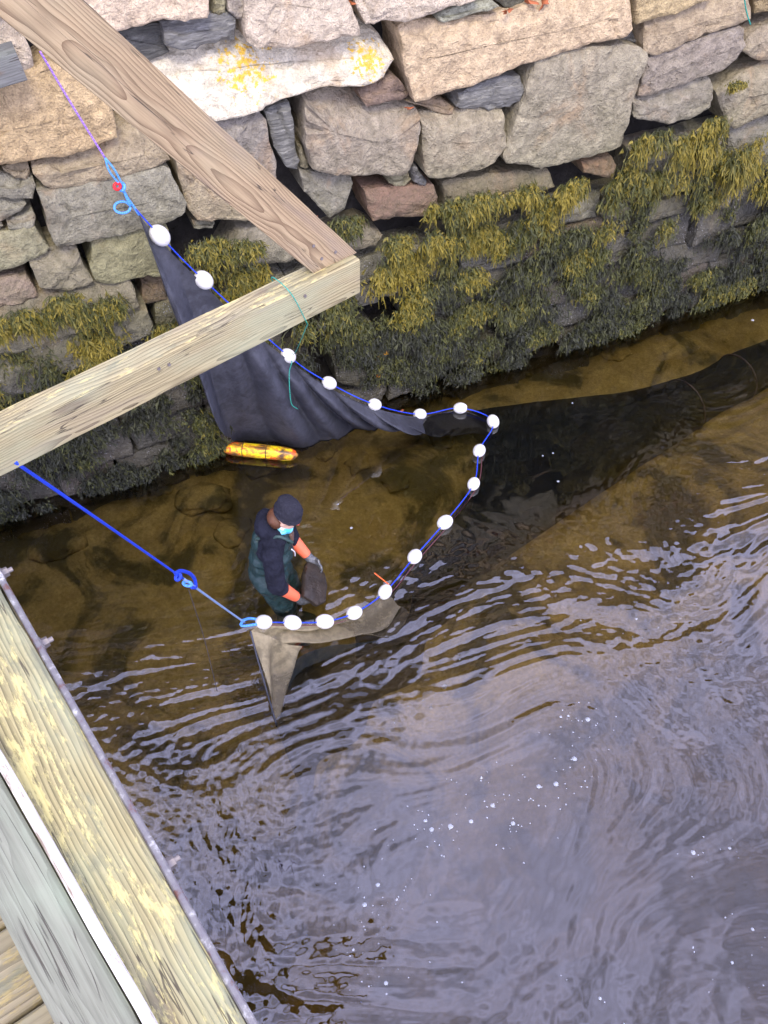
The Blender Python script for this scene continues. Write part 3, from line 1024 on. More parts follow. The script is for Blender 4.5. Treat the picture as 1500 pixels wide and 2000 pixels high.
# upper limit of the weed in the picture, as a line on the wall
lim = [(-200, 735), (-60, 700), (0, 690), (60, 700), (150, 665), (240, 640), (300, 650), (330, 600), (345, 520), (420, 520), (520, 535), (640, 500), (700, 500), (770, 470), (860, 455), (930, 440), (1010, 400), (1090, 380), (1210, 340), (1250, 300), (1330, 290), (1420, 290), (1500, 270), (1640, 235), (1900, 165)]
limw = np.array([wall_sz(u, v) for u, v in lim])


def weed_top(s):
    return float(np.interp(s, limw[:, 0], limw[:, 1]))


wing_sz = [wall_sz(u_, v_, 0.05) for u_, v_ in [(285, 440), (400, 575), (563, 715), (732, 800), (840, 825), (600, 890), (430, 880), (385, 740), (335, 590)]]
bare = [wall_sz(u, v) for u, v in [(690, 720), (945, 705), (560, 660), (640, 690), (1095, 600), (960, 690)]]
smin, smax = limw[0, 0], limw[-1, 0]
mass = []
tries = 0
rngw = random.Random(3)
while len(mass) < 1130 and tries < 20000:
    tries += 1
    s = rngw.uniform(smin, smax)
    zt = weed_top(s)
    row = int(rngw.random() * (zt / 0.21) + 0.5)
    z = zt - row * 0.21 + rngw.gauss(0, 0.035) + 0.05 * noise.noise(Vector((s * 1.1, row * 3.3, 0)))
    if z < 0.03:
        z = 0.03 + rngw.random() * 0.1
    dens = noise.noise(Vector((s * 2.7, row * 5.7, 4.2)))
    if dens < (0.10 if s > 2.6 else 0.20) and rngw.random() < 0.9:
        continue
    if inside(wing_sz, s, z):
        continue
    if any((s - b[0]) ** 2 + (z - b[1]) ** 2 < 0.14 ** 2 for b in bare):
        continue
    h = z / max(0.2, zt)
    left = 1.0 if s > 2.6 else 0.72
    gold = (0.72 * max(0, h - 0.48) / 0.52 + 0.80 * noise.noise(Vector((s * 2.9, z * 3.4, 1.1))) + 0.05) * left
    gold *= min(1, max(0.06, (zt - 0.35) / 0.9))
    ln = rngw.uniform(0.06, 0.13) * (0.75 + 0.45 * h)
    mass.append((s, z, 0.025 + 0.05 * rngw.random(), ln, rngw.uniform(0.07, 0.15), max(0, min(1, gold))))
wm = weed_object('rockweed', mass, 62)
tag(wm, 'dark olive rockweed hanging over the foot of the sea wall', 'seaweed', kind='stuff')

tufts = [
    (400, 462, 0.22, 0.22, 0.72, 'olive gold rockweed tuft just right of the topmost white floats'),
    (455, 470, 0.16, 0.14, 0.6, 'small rockweed tuft tucked against the left edge of the diagonal brace'),
    (1265, 250, 0.24, 0.16, 0.78, 'golden rockweed tuft below the right corner of the biggest wall stone'),
    (1362, 245, 0.32, 0.17, 0.98, 'brightest orange gold rockweed tuft high at the right of the wall'),
    (1400, 215, 0.22, 0.10, 0.8, 'narrow golden rockweed tuft wedged in the highest joint at right'),
    (1462, 275, 0.34, 0.17, 0.88, 'large golden rockweed tuft at the right edge of the picture'),
    (1120, 345, 0.24, 0.15, 0.95, 'round yellow rockweed tuft left of the small red stone'),
    (1030, 350, 0.18, 0.18, 0.85, 'yellow rockweed tuft just below the lower left corner of the biggest stone'),
    (945, 362, 0.20, 0.16, 0.68, 'rockweed tuft on the ledge under the square stone beside the biggest one'),
    (885, 378, 0.22, 0.13, 0.75, 'rockweed tuft touching the right end of the bare red stone'),
    (845, 440, 0.24, 0.18, 0.85, 'yellow rockweed tuft directly underneath the bare red stone'),
    (765, 452, 0.22, 0.14, 0.72, 'olive rockweed tuft close to the tip of the timber beam'),
    (665, 415, 0.20, 0.12, 0.45, 'rockweed tuft hanging beside the lower end of the diagonal brace'),
    (22, 598, 0.24, 0.12, 0.80, 'amber rockweed tuft at the left edge of the picture'),
    (115, 570, 0.22, 0.14, 0.55, 'olive rockweed tuft under the square greenish stone at left'),
    (185, 575, 0.22, 0.19, 0.68, 'wide amber rockweed tuft lying over the barnacled block at left'),
    (1440, 150, 0.06, 0.08, 0.9, 'thin ochre moss like weed in the joint between the right hand stones'),
]
for (u, v, ln, spd, gold, lab) in tufts:
    s, z = wall_sz(u, v, 0.08)
    cl = [(s + random.gauss(0, 0.5) * spd, z - 0.02 - ln * 0.45 * random.random(), 0.085 + random.uniform(0, 0.04), ln * random.uniform(0.38, 0.62), spd * 0.5, gold * random.uniform(0.55, 1.0)) for _ in range(6)]
    o = weed_object('rockweed_tuft', cl, 60)
    tag(o, lab, 'seaweed', 'single rockweed tufts on the wall')

# ------------------------------------------------------------------ timbers
def timber(name, p0, p1, w, h, mat, up=Vector((0, 0, 1)), bevel=0.005, wave=0.002, parent=None, seg=26, taper=None):
    """box from p0 to p1 (centre line), width w across, height h along up; local X = length"""
    p0, p1 = Vector(p0), Vector(p1)
    L = (p1 - p0).length
    ex = (p1 - p0).normalized()
    ey = up.cross(ex).normalized()
    ez = ex.cross(ey).normalized()
    b = min(bevel, w * 0.3, h * 0.3)
    prof = [(-w / 2 + b, -h / 2), (w / 2 - b, -h / 2), (w / 2, -h / 2 + b), (w / 2, h / 2 - b), (w / 2 - b, h / 2), (-w / 2 + b, h / 2), (-w / 2, h / 2 - b), (-w / 2, -h / 2 + b)]
    V, F = [], []
    sd_ = random.random() * 20
    for i in range(seg + 1):
        x = L * i / seg
        for j, (a, c) in enumerate(prof):
            q = Vector((x * 6, a * 9 + sd_, c * 9))
            V.append(Vector((x, a + wave * noise.noise(q), c + wave * noise.noise(q + Vector((3, 7, 1))))))
    k = len(prof)
    for i in range(seg):
        for j in range(k):
            F.append((i * k + j, i * k + (j + 1) % k, (i + 1) * k + (j + 1) % k, (i + 1) * k + j))
    F.append(tuple(range(k - 1, -1, -1)))
    F.append(tuple(seg * k + j for j in range(k)))
    me = mesh_from(name, V, F, True, 35)
    bm = bmesh.new()
    bm.from_mesh(me)
    bmesh.ops.recalc_face_normals(bm, faces=bm.faces)
    bm.to_mesh(me)
    bm.free()
    me.set_sharp_from_angle(angle=math.radians(35))
    o = link_mesh(name, me, M[mat])
    mw = Matrix((ex, ey, ez)).transposed().to_4x4()
    mw.translation = p0
    o.matrix_world = mw
    if parent is not None:
        o.parent = parent
        o.matrix_parent_inverse = Matrix.Translation(parent.location).inverted()
    return o


KZ = 4.00                                                 # top of the kerb timber
# outrigger: front top arris runs (0,850)->(700,505) at the beam's top
BZ = 3.855
f0, f1 = onz(0, 850, BZ), onz(702, 506, BZ)
bdir = (f1 - f0).normalized()
bnrm = Vector((bdir.y, -bdir.x, 0))                       # towards the camera side
BW, BH = 0.088, 0.135
kerb_a, kerb_b = onz(0, 1112, KZ), onz(505, 2000, KZ)
kdir = (kerb_a - kerb_b).normalized()
kout = Vector((kdir.y, -kdir.x, 0))                       # out over the water
start = f0 - bdir * 0.75
outr = empty('timber_outrigger', (f0.x, f0.y, BZ - BH))
tag(outr, 'weathered timber outrigger beam with diagonal brace reaching over the net', 'timber frame')
mid_off = -bnrm * (BW / 2) - Vector((0, 0, BH / 2))
timber('beam', start + mid_off, f1 + mid_off, BW, BH, 'wood_beam', parent=outr, wave=0.004, seg=40)
# brace in the beam's own vertical plane, set back from its front face
bpl = f0 - bnrm * 0.055


def on_beam_plane(u, v):
    d = ray(u, v)
    tt = bnrm.dot(bpl - CAMP) / bnrm.dot(d)
    return CAMP + d * tt


br0 = on_beam_plane(650, 510)
br1 = on_beam_plane(92, 25)
brd = (br1 - br0).normalized()
BRW = 0.138
lowl, lowr = on_beam_plane(608, 535), on_beam_plane(690, 497)
upv = (Vector((0, 0, 1)) - brd * brd.z).normalized()
# foot is cut level on the beam: build it as a sheared box
brace_end = br0 + brd * 1.75
foot = Vector((br0.x, br0.y, BZ))
foot = br0 + brd * ((BZ - br0.z) / brd.z)
th = 0.045
V, F = [], []
segs = 40
hl = (BRW / 2) / max(0.2, abs(brd.z))                     # half length of the level cut along the beam
hdir = bdir
ex, ey, ez = brd, -bnrm, upv
mw = Matrix((ex, bnrm.cross(ex) if False else ez.cross(ex), ez)).transposed().to_4x4()
mw.translation = foot
inv = mw.inverted()
prof = []
LB = ((kerb_b - kout * 0.10 - foot).dot(kout)) / brd.dot(kout)
for i in range(segs + 1):
    fz = i / segs
    for (a, cc) in ((-1, -1), (1, -1), (1, 1), (-1, 1)):
        # cc: across the brace in the plane; a: thickness
        x = LB * fz
        zc = cc * BRW / 2
        # local offset so that the first ring is level
        shear = -(zc * upv.z) / brd.z * (1 - fz) if i == 0 else 0.0
        x0 = -(zc * upv.z) / brd.z
        xx = x0 * (1 - fz) + x
        q = Vector((x * 5, a * 3, cc * 3 + 9))
        V.append(Vector((xx, a * th / 2, zc + 0.0015 * noise.noise(q))))
for i in range(segs):
    for j in range(4):
        F.append((i * 4 + j, i * 4 + (j + 1) % 4, (i + 1) * 4 + (j + 1) % 4, (i + 1) * 4 + j))
F += [(3, 2, 1, 0), tuple(segs * 4 + j for j in range(4))]
me = mesh_from('brace', V, F, False)
bm = bmesh.new()
bm.from_mesh(me)
bmesh.ops.recalc_face_normals(bm, faces=bm.faces)
bm.to_mesh(me)
bm.free()
br = link_mesh('brace', me, M['wood_brace'])
br.matrix_world = mw
br.parent = outr
br.matrix_parent_inverse = Matrix.Translation(outr.location).inverted()
# post that carries the brace's upper end, standing on the bridge edge outside the picture
pe = foot + brd * (LB - 0.02)
timber('post', (pe.x, pe.y, BZ + 0.0), (pe.x, pe.y, pe.z + 0.25), 0.09, 0.09, 'wood_brace', up=bdir, parent=outr)

for (u_, v_) in ((628, 505), (655, 492), (612, 480), (596, 578), (310, 720), (330, 712)):
    d_ = ray(u_, v_)
    pl_ = bpl + bnrm * (th / 2 + 0.0005) if v_ < 520 else f0 + bnrm * 0.001
    q_ = CAMP + d_ * (bnrm.dot(pl_ - CAMP) / bnrm.dot(d_))
    bm = bmesh.new()
    bmesh.ops.create_cone(bm, cap_ends=True, segments=10, radius1=0.006, radius2=0.005, depth=0.005)
    me = bpy.data.meshes.new('nail')
    bm.to_mesh(me)
    bm.free()
    nl = link_mesh('nail', me, M['bolt'])
    mq = bnrm.to_track_quat('Z', 'Y').to_matrix().to_4x4()
    mq.translation = q_
    nl.matrix_world = mq
    nl.parent = outr
    nl.matrix_parent_inverse = Matrix.Translation(outr.location).inverted()

# bridge edge
kerb = empty('bridge_kerb', kerb_b)
tag(kerb, 'lichen covered timber kerb with bolted steel edge along the footbridge', 'kerb')
ka, kb = kerb_b - kdir * 1.0, kerb_b + kdir * 3.4
KW, KH = 0.155, 0.14
SW = 0.016
timber('timber', ka - kout * (KW / 2 + SW) - Vector((0, 0, KH / 2)), kb - kout * (KW / 2 + SW) - Vector((0, 0, KH / 2)), KW, KH, 'wood_kerb', parent=kerb, bevel=0.010, wave=0.005, seg=70)
# steel flat on the outer face, its top edge showing
timber('steel_edge', ka - kout * (SW / 2 - 0.001) + Vector((0, 0, -0.048)), kb - kout * (SW / 2 - 0.001) + Vector((0, 0, -0.048)), SW - 0.002, 0.085, 'steel', parent=kerb, bevel=0.003, wave=0.0007, seg=60)


def bolt(pos, parent):
    bm = bmesh.new()
    m = Matrix((kdir, Vector((0, 0, 1)), kout)).transposed().to_4x4()
    r = bmesh.ops.create_cone(bm, cap_ends=True, segments=6, radius1=0.012, radius2=0.011, depth=0.012, matrix=Matrix.Translation((0, 0, 0.008)))
    bmesh.ops.create_cone(bm, cap_ends=True, segments=12, radius1=0.006, radius2=0.0055, depth=0.024, matrix=Matrix.Translation((0, 0, 0.012)))
    bmesh.ops.create_cone(bm, cap_ends=True, segments=14, radius1=0.016, radius2=0.016, depth=0.003, matrix=Matrix.Translation((0, 0, 0.001)))
    me = bpy.data.meshes.new('bolt')
    bm.to_mesh(me)
    bm.free()
    o = link_mesh('bolt', me, M['bolt'])
    m.translation = pos
    o.matrix_world = m
    o.parent = parent
    o.matrix_parent_inverse = Matrix.Translation(parent.location).inverted()
    return o


for (u, v) in ((10, 1118), (92, 1253), (338, 1682)):
    q = onz(u, v, KZ - 0.05)
    q = q - kout * ((q - kerb_b).dot(kout))
    bolt(q, kerb)
# green grey guard board lying on the kerb's inner side
gb0, gb1 = onz(0, 1515, KZ + 0.04), onz(272, 2000, KZ + 0.04)
gdir = (gb0 - gb1).normalized()
GW = 0.10
gout = Vector((gdir.y, -gdir.x, 0))
board = timber('guard_board', gb1 - gdir * 1.0 - gout * GW / 2 - Vector((0, 0, 0.0195)), gb0 + gdir * 2.6 - gout * GW / 2 - Vector((0, 0, 0.0195)), GW, 0.039, 'wood_board', bevel=0.006, wave=0.002, seg=40)
tag(board, 'pale green grey board with white edge lying inside the kerb', 'board')
timber('white_edge', gb1 - gdir * 1.0 + gout * 0.012 - Vector((0, 0, 0.016)), gb0 + gdir * 2.6 + gout * 0.012 - Vector((0, 0, 0.016)), 0.017, 0.046, 'white_strip', bevel=0.008, wave=0.002, seg=60)  # white strip along the board's outer edge, with brown blotches
pe_ = bpy.data.objects['white_edge']
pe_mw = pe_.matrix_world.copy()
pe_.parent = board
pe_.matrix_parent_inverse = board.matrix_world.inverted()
deck = empty('bridge_deck', kerb_b - kout * 0.5)
tag(deck, 'brown timber deck of the footbridge', kind='structure')
s = -1.2
DZ = KZ - 0.14
while s < 3.2:
    c0 = kerb_b + kdir * (s + 0.07)
    c0.z = DZ + random.uniform(-0.002, 0.002) + 0.068
    timber('plank', c0 - kout * (KW + SW + 0.004), c0 - kout * (KW + SW + 1.5), 0.138, 0.04, 'wood_deck', parent=deck, seg=10, wave=0.0015)
    s += 0.145

# grey timber end at the left edge of the picture, lying against the wall top
gt0, gt1 = onwall(38, 118, 0.12), onwall(-160, 178, 0.12)
gt = timber('grey_timber', gt1, gt0, 0.16, 0.15, 'wood_grey')
tag(gt, 'grey squared timber end lying on the wall at the left edge', 'timber')

# ------------------------------------------------------------------ net, floats, ropes
net = empty('fyke_net', onz(750, 1000, 0))
tag(net, 'black fyke net with white floats spread in the water below the wall', 'net')


def at_params(P, q):
    L_ = np.linspace(0, 1, len(P))
    return np.stack([np.interp(q, L_, P[:, k_]) for k_ in range(3)], axis=1)


def loft(name, top, bot, nu, nv, mat, fold=None, parent=net, tpow=1.0, gather=None):
    A, Bt = spline(top, nu), spline(bot, nu)
    U_ = np.linspace(0, 1, nu)
    if gather:
        U_ = U_ ** 2
        A, Bt = at_params(spline(top, 400), U_), at_params(spline(bot, 400), U_ ** gather)
    V = []
    for i in range(nu):
        for j in range(nv):
            f = (j / (nv - 1)) ** tpow
            q = A[i] * (1 - f) + Bt[i] * f
            if fold:
                q = q + fold(U_[i], f, q)
            V.append(q)
    V = np.array(V)
    Q = [(i * nv + j, (i + 1) * nv + j, (i + 1) * nv + j + 1, i * nv + j + 1) for i in range(nu - 1) for j in range(nv - 1)]
    me = np_mesh(name, V, np.array(Q))
    o = link_mesh(name, me, M[mat])
    return put(o, parent)


# near-wall wing: hangs from the float rope
floats_wall = [(312, 460, 0.20, 55), (398, 547, 0.22, 50), (563, 695, 0.28, 40), (643, 748, 0.34, 30), (732, 790, 0.40, 22), (820, 809, None, 5)]
top_px = [(270, 418, 0.15), (312, 470, 0.20), (398, 556, 0.25), (480, 635, 0.29), (563, 703, 0.32), (643, 757, 0.36), (732, 797, 0.41)]
top3 = [onwall(u, v, o) for u, v, o in top_px] + [onz(820, 814, 0.03), onz(899, 802, 0.01), onz(958, 824, 0.0)]
bot3 = [onwall(272, 425, 0.15), onwall(300, 500, 0.22), onwall(335, 600, 0.30), onwall(380, 710, 0.36), onwall(428, 835, 0.38), onz(470, 864, -0.03), onz(530, 868, -0.03), onz(605, 872, -0.02), onz(700, 842, -0.02), onz(770, 838, -0.03), onz(868, 838, -0.06), onz(960, 834, -0.08)]
WN = np.array(WNRM)


def wing_fold(u, f, q):
    a = 0.115 * (1.4 * abs(math.sin(u * 30 + 0.3 * f + 0.7 * noise.noise(Vector((u * 5, f * 1.5, 0))))) - 0.9) * (0.25 + f) * math.sin(math.pi * min(1, u * 1.15 + 0.02)) ** 0.6
    a += 0.05 * noise.noise(Vector((u * 9, f * 2, 3))) * f
    edge = min(1, (1 - f) * 12 + 0.15)
    rag = 0.03 * noise.noise(Vector((u * 60, 0, 1))) * max(0, f - 0.8) * 5
    return WN * (a + 0.10 * math.sin(math.pi * f) ** 0.7) * min(1, f * 4) * (1 - 0.75 * f ** 5) + np.array([0, 0, rag - 0.09 * math.sin(math.pi * f) * u])


loft('wing_panel', top3, bot3, 220, 44, 'net', wing_fold, gather=0.32)
sel = [Vector(q) + WNRM * 0.012 for q in top3[:-1]]

# float line in the water
loop_px = [(820, 809), (899, 797), (963, 823), (936, 880), (925, 945), (869, 1020), (810, 1087), (752, 1156), (692, 1197), (634, 1214), (571, 1216), (515, 1215)]
loop_z = [0.03, 0.035, 0.035, 0.035, 0.035, 0.035, 0.04, 0.05, 0.10, 0.20, 0.30, 0.40]
loop3 = [onz(u, v, z) for (u, v), z in zip(loop_px, loop_z)]


def float_mesh():
    bm = bmesh.new()
    bmesh.ops.create_uvsphere(bm, u_segments=20, v_segments=14, radius=1)
    for v in bm.verts:
        r = math.hypot(v.co.x, v.co.y)
        z_ = v.co.z
        v.co.z = z_ * 0.067
        k_ = 0.052
        v.co.x *= k_
        v.co.y *= k_
        if abs(z_) > 0.93:
            v.co.z -= math.copysign(0.006, z_) * (abs(z_) - 0.93) / 0.07
    me = bpy.data.meshes.new('float')
    bm.to_mesh(me)
    bm.free()
    for pl in me.polygons:
        pl.use_smooth = True
    me.materials.append(M['float'])
    return me


FM = float_mesh()


def add_float(pos, axis, scale=1.0):
    o = bpy.data.objects.new('float', FM)
    col.objects.link(o)
    mw_ = Vector(axis).to_track_quat('Z', 'Y').to_matrix().to_4x4() @ Matrix.Scale(scale, 4)
    mw_.translation = pos
    o.matrix_world = mw_
    o.parent = net
    o.matrix_parent_inverse = Matrix.Translation(net.location).inverted()
    return o


wf = [onwall(u, v, o_) if o_ is not None else onz(u, v, 0.03) for (u, v, o_, _) in floats_wall]
allp = wf + loop3[1:]
for i, q in enumerate(allp):
    a_ = allp[max(0, i - 1)]
    b_ = allp[min(len(allp) - 1, i + 1)]
    ax = (b_ - a_).normalized()
    if i >= len(allp) - 1:
        ax = (q - CAMP).normalized() * 0.8 + ax * 0.6
    elif i >= 6:
        ax = (ax + Vector((random.uniform(-.25, .25), random.uniform(-.25, .25), random.uniform(-.2, .2)))).normalized()
    sc_ = {0: 1.10, 1: 1.08}.get(i, 1.0) * random.uniform(0.93, 1.06)
    add_float(q, ax, sc_)
# rope through all floats
put(link_mesh('float_rope', tube_mesh('float_rope', [onwall(262, 405, 0.15)] + wf + loop3[1:], 0.0048, 160), M['rope_blue']), net)

# lines of the net along its edge
put(link_mesh('edge_line', tube_mesh('edge_line', [q + Vector((0.03, 0.0, -0.035)) for q in loop3[3:]], 0.004, 70), plain('maroon_line', (0.10, 0.03, 0.035), 0.6)), net)

# sunken funnel: mouth at the float line, then hoops to the cod end
axis_px = [(1080, 905, -0.30), (1335, 790, -0.30), (1440, 735, -0.28), (1640, 640, -0.28), (1850, 560, -0.3)]
mouth_top = [loop3[i] - Vector((0, 0, 0.03)) for i in (1, 2, 3, 4, 5, 6, 7, 8)]
mt = spline(mouth_top, 24)
mb = mt[::-1].copy()
for i in range(24):
    mb[i, 2] = bed_z(mb[i, 0], mb[i, 1]) + 0.06
mouth = np.vstack([mt, mb])
rings = [mouth]


def hoop_ring(u, v, z, r, K=48):
    cpt = onz(u, v, z)
    axd = (onz(1440, 735, -0.28) - onz(1335, 790, -0.3)).normalized()
    sx = Vector((axd.y, -axd.x, 0)).normalized()            # across, towards the camera
    out = []
    for k_ in range(K):
        # first half: top from far side to near side; second half: underside back
        an = math.pi * (k_ + 0.5) / (K / 2)
        out.append(cpt - sx * r * math.cos(an) + Vector((0, 0, 1)) * r * 0.95 * math.sin(an))
    return np.array([tuple(q) for q in out]), cpt, sx


specs = [(1335, 792, -0.30, 0.26), (1438, 738, -0.28, 0.24), (1600, 660, -0.28, 0.22), (1760, 590, -0.3, 0.2)]
hoops = []
for (u, v, z, r) in specs:
    R_, cpt, sx = hoop_ring(u, v, z, r)
    rings.append(R_)
    hoops.append(R_)
V, steps = [], []
full = []
for a_, b_ in zip(rings[:-1], rings[1:]):
    nst = 14 if a_ is rings[0] else 6
    for k_ in range(nst):
        f = k_ / nst
        fs = f if a_ is rings[0] else f
        R_ = a_ * (1 - fs) + b_ * fs
        cen_ = R_.mean(axis=0)
        pinch = 1 - (0.10 if a_ is not rings[0] else 0.0) * math.sin(math.pi * f)
        R_ = cen_ + (R_ - cen_) * pinch
        full.append(R_)
full.append(rings[-1])
K = 48
for r_i, R_ in enumerate(full):
    for j in range(K):
        q = R_[j].copy()
        nn = noise.noise(Vector((q[0] * 3, q[1] * 3, q[2] * 3)))
        q[2] = min(q[2] + 0.02 * nn, -0.035 - 0.02 * min(1, r_i / 6)) if r_i > 0 else min(q[2], -0.02)
        V.append(q)
Q = [(i * K + j, i * K + (j + 1) % K, (i + 1) * K + (j + 1) % K, (i + 1) * K + j) for i in range(len(full) - 1) for j in range(K) if not (i < 0)]
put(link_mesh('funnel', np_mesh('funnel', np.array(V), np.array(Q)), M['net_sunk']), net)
for R_ in hoops[:2]:
    pts = [Vector(q) for q in R_[::3]]
    pts.append(pts[0])
    put(link_mesh('hoop', tube_mesh('hoop', pts, 0.009, 60, 6, True), plain('hoop_plastic', (0.09, 0.06, 0.05), 0.5)), net)

# second wing: khaki panel under the raised end of the float line
wt = [q - Vector((0, 0, 0.02)) for q in [onz(490, 1228, 0.42), loop3[-1], loop3[-2], loop3[-3], loop3[-4], loop3[-5]]]
p_top = onz(490, 1232, 0.40)
lead_bot = onz(542, 1418, 0.0)
wb = [onz(535, 1285, 0.16), onz(590, 1252, 0.20), onz(640, 1258, 0.12), onz(700, 1255, 0.04), onz(765, 1238, 0.0), onz(800, 1195, -0.02)]


def band_fold(u, f, q):
    return np.array([0.0, -0.07, 0.03]) * math.sin(f * 11 + u * 2 + 1.5 * noise.noise(Vector((u * 4, f * 2, 0)))) * (0.3 + 0.7 * u * (1 - u) * 3) * min(1, f * 3) + np.array([0, -0.03 * f * math.sin(u * 9), 0])


loft('khaki_band', wt, wb, 60, 18, 'net_khaki', band_fold)
# leading corner: a triangle of khaki mesh that goes down into the water
tt_ = [onz(489, 1232, 0.40), onz(520, 1240, 0.36), onz(560, 1258, 0.26), onz(590, 1262, 0.2)]
tb_ = [onz(541, 1420, -0.03), onz(547, 1395, 0.0), onz(563, 1340, 0.0), onz(580, 1290, 0.05)]


def tri_fold(u, f, q):
    return np.array([0.035, -0.05, 0]) * math.sin(u * 9 + f * 3) * math.sin(math.pi * f)


loft('khaki_corner', tt_, tb_, 30, 30, 'net_khaki', tri_fold)
# dark wet net below the khaki strip, under the surface
db_t = [onz(541, 1420, -0.03), onz(562, 1345, 0.015), onz(580, 1288, 0.08), onz(640, 1262, 0.09), onz(700, 1256, 0.03), onz(765, 1240, -0.01), onz(800, 1195, -0.03), loop3[-6] - Vector((0, 0, 0.03))]
db_b = [onz(585, 1560, -0.6), onz(640, 1545, -0.75), onz(700, 1490, -0.75), onz(760, 1400, -0.75), onz(830, 1320, -0.75), onz(880, 1230, -0.75), onz(940, 1150, -0.7)]


def sunk_fold(u, f, q):
    return np.array([0.05, -0.05, 0]) * math.sin(u * 22 + f * 2) * f


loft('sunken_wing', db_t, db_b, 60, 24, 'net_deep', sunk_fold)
# wet black fold at the end of the khaki band
put(link_mesh('edge_cord', tube_mesh('edge_cord', tt_[:1] + [onz(500, 1275, 0.31), onz(520, 1345, 0.15), onz(541, 1420, -0.02)], 0.007, 24), M['net']), net)

# orange tie sticking up by a float
put(link_mesh('cable_tie', tube_mesh('cable_tie', [onz(760, 1142, 0.05), onz(745, 1130, 0.09), onz(731, 1119, 0.12)], 0.0045, 10, 5), M['rope_orange']), net)


# ropes ---------------------------------------------------------------
def ring_pts(c_, ax1, ax2, n=14, turns=1.0):
    return [c_ + ax1 * math.cos(2 * math.pi * turns * i / n) + ax2 * math.sin(2 * math.pi * turns * i / n) for i in range(n + 1)]


RIGHT = Vector((1, 0, 0))
UPV = Vector((0, SP, CP))
tie = empty('tie_line', onwall(205, 308, 0.13))
tag(tie, 'purple twine and blue rope tying the net corner to the wall', 'rope')
a0 = onwall(78, 100, 0.06)
a1 = onwall(205, 308, 0.13)
put(link_mesh('purple_twine', tube_mesh('purple_twine', [a0, (a0 + a1) / 2 - Vector((0, 0, 0.012)), a1], 0.0055, 40), M['rope_purple']), tie)
kn = onwall(238, 365, 0.15)
put(link_mesh('blue_strand', tube_mesh('blue_strand', [a1, onwall(214, 335, 0.15), kn], 0.006, 14), M['rope_sky']), tie)
put(link_mesh('blue_strand', tube_mesh('blue_strand', [a1, onwall(224, 332, 0.15), kn + RIGHT * 0.01], 0.006, 14), M['rope_sky']), tie)
put(link_mesh('blue_strand', tube_mesh('blue_strand', [kn, onwall(248, 385, 0.15), onwall(262, 405, 0.15), onwall(272, 420, 0.15)], 0.008, 18), M['rope_sky']), tie)
put(link_mesh('knot', tube_mesh('knot', ring_pts(kn, RIGHT * 0.014, UPV * 0.022, 22, 2.3), 0.011, 40), M['rope_sky']), tie)
lp = onwall(239, 405, 0.15)
put(link_mesh('loop', tube_mesh('loop', [kn, onwall(247, 385, 0.16)] + [lp + RIGHT * 0.05 * math.cos(a) + UPV * 0.036 * math.sin(a) for a in np.linspace(0.3, 6.3, 12)], 0.008, 44), M['rope_sky']), tie)
rr = onwall(229, 364, 0.16)
put(link_mesh('red_ring', tube_mesh('red_ring', ring_pts(rr, RIGHT * 0.019, UPV * 0.019), 0.009, 24, 7, True), M['rope_red']), tie)

haul = empty('haul_rope', onz(355, 1128, 0.9))
tag(haul, 'blue rope running from the timber beam down to the near net corner', 'rope')
h0 = onz(40, 905, 3.72)
hk = onz(362, 1135, 1.00)
# rope leaves the beam underside and falls to the net corner on a straight line
h_end = onz(478, 1216, 0.42)
hk_t = 0.0
lab_dir = h0 - h_end


def on_rope(u, v):
    """point of the vertical plane through the rope seen at (u, v)"""
    n_ = Vector((lab_dir.y, -lab_dir.x, 0))
    d = ray(u, v)
    return CAMP + d * (n_.dot(h_end - CAMP) / n_.dot(d))


hk = on_rope(358, 1130)
h0 = on_rope(30, 903)
put(link_mesh('blue_length', tube_mesh('blue_length', [h0, on_rope(190, 1013) , hk], 0.0055, 40), M['rope_blue']), haul)
put(link_mesh('pale_length', tube_mesh('pale_length', [hk, on_rope(420, 1175), on_rope(478, 1216)], 0.0065, 20), M['rope_pale']), haul)
put(link_mesh('loop', tube_mesh('loop', [on_rope(343, 1120), on_rope(352, 1115), on_rope(369, 1119), on_rope(380, 1131), on_rope(382, 1147), on_rope(374, 1147)], 0.0095, 30), M['rope_blue']), haul)
put(link_mesh('knot', tube_mesh('knot', ring_pts(on_rope(348, 1127), RIGHT * 0.011, UPV * 0.014 + Vector((0.004, 0, 0)), 20, 2.2), 0.0085, 36), M['rope_blue']), haul)
put(link_mesh('knot', tube_mesh('knot', ring_pts(on_rope(366, 1140), RIGHT * 0.020 + Vector((0, 0, -0.006)), UPV * 0.011, 24, 3.4), 0.0075, 60), M['rope_sky']), haul)
ce = loop3[-1]
put(link_mesh('end_knot', tube_mesh('end_knot', [on_rope(472, 1212), onz(490, 1208, 0.42), ce, onz(482, 1222, 0.42), onz(470, 1221, 0.42), on_rope(476, 1211)], 0.010, 30), M['rope_sky']), haul)
dl = on_rope(368, 1150)
put(link_mesh('hanging_line', tube_mesh('hanging_line', [dl, Vector((dl.x + 0.01, dl.y, dl.z * 0.75)), Vector((dl.x, dl.y, dl.z * 0.45))], 0.0018, 20, 5), M['rope_dark']), haul)

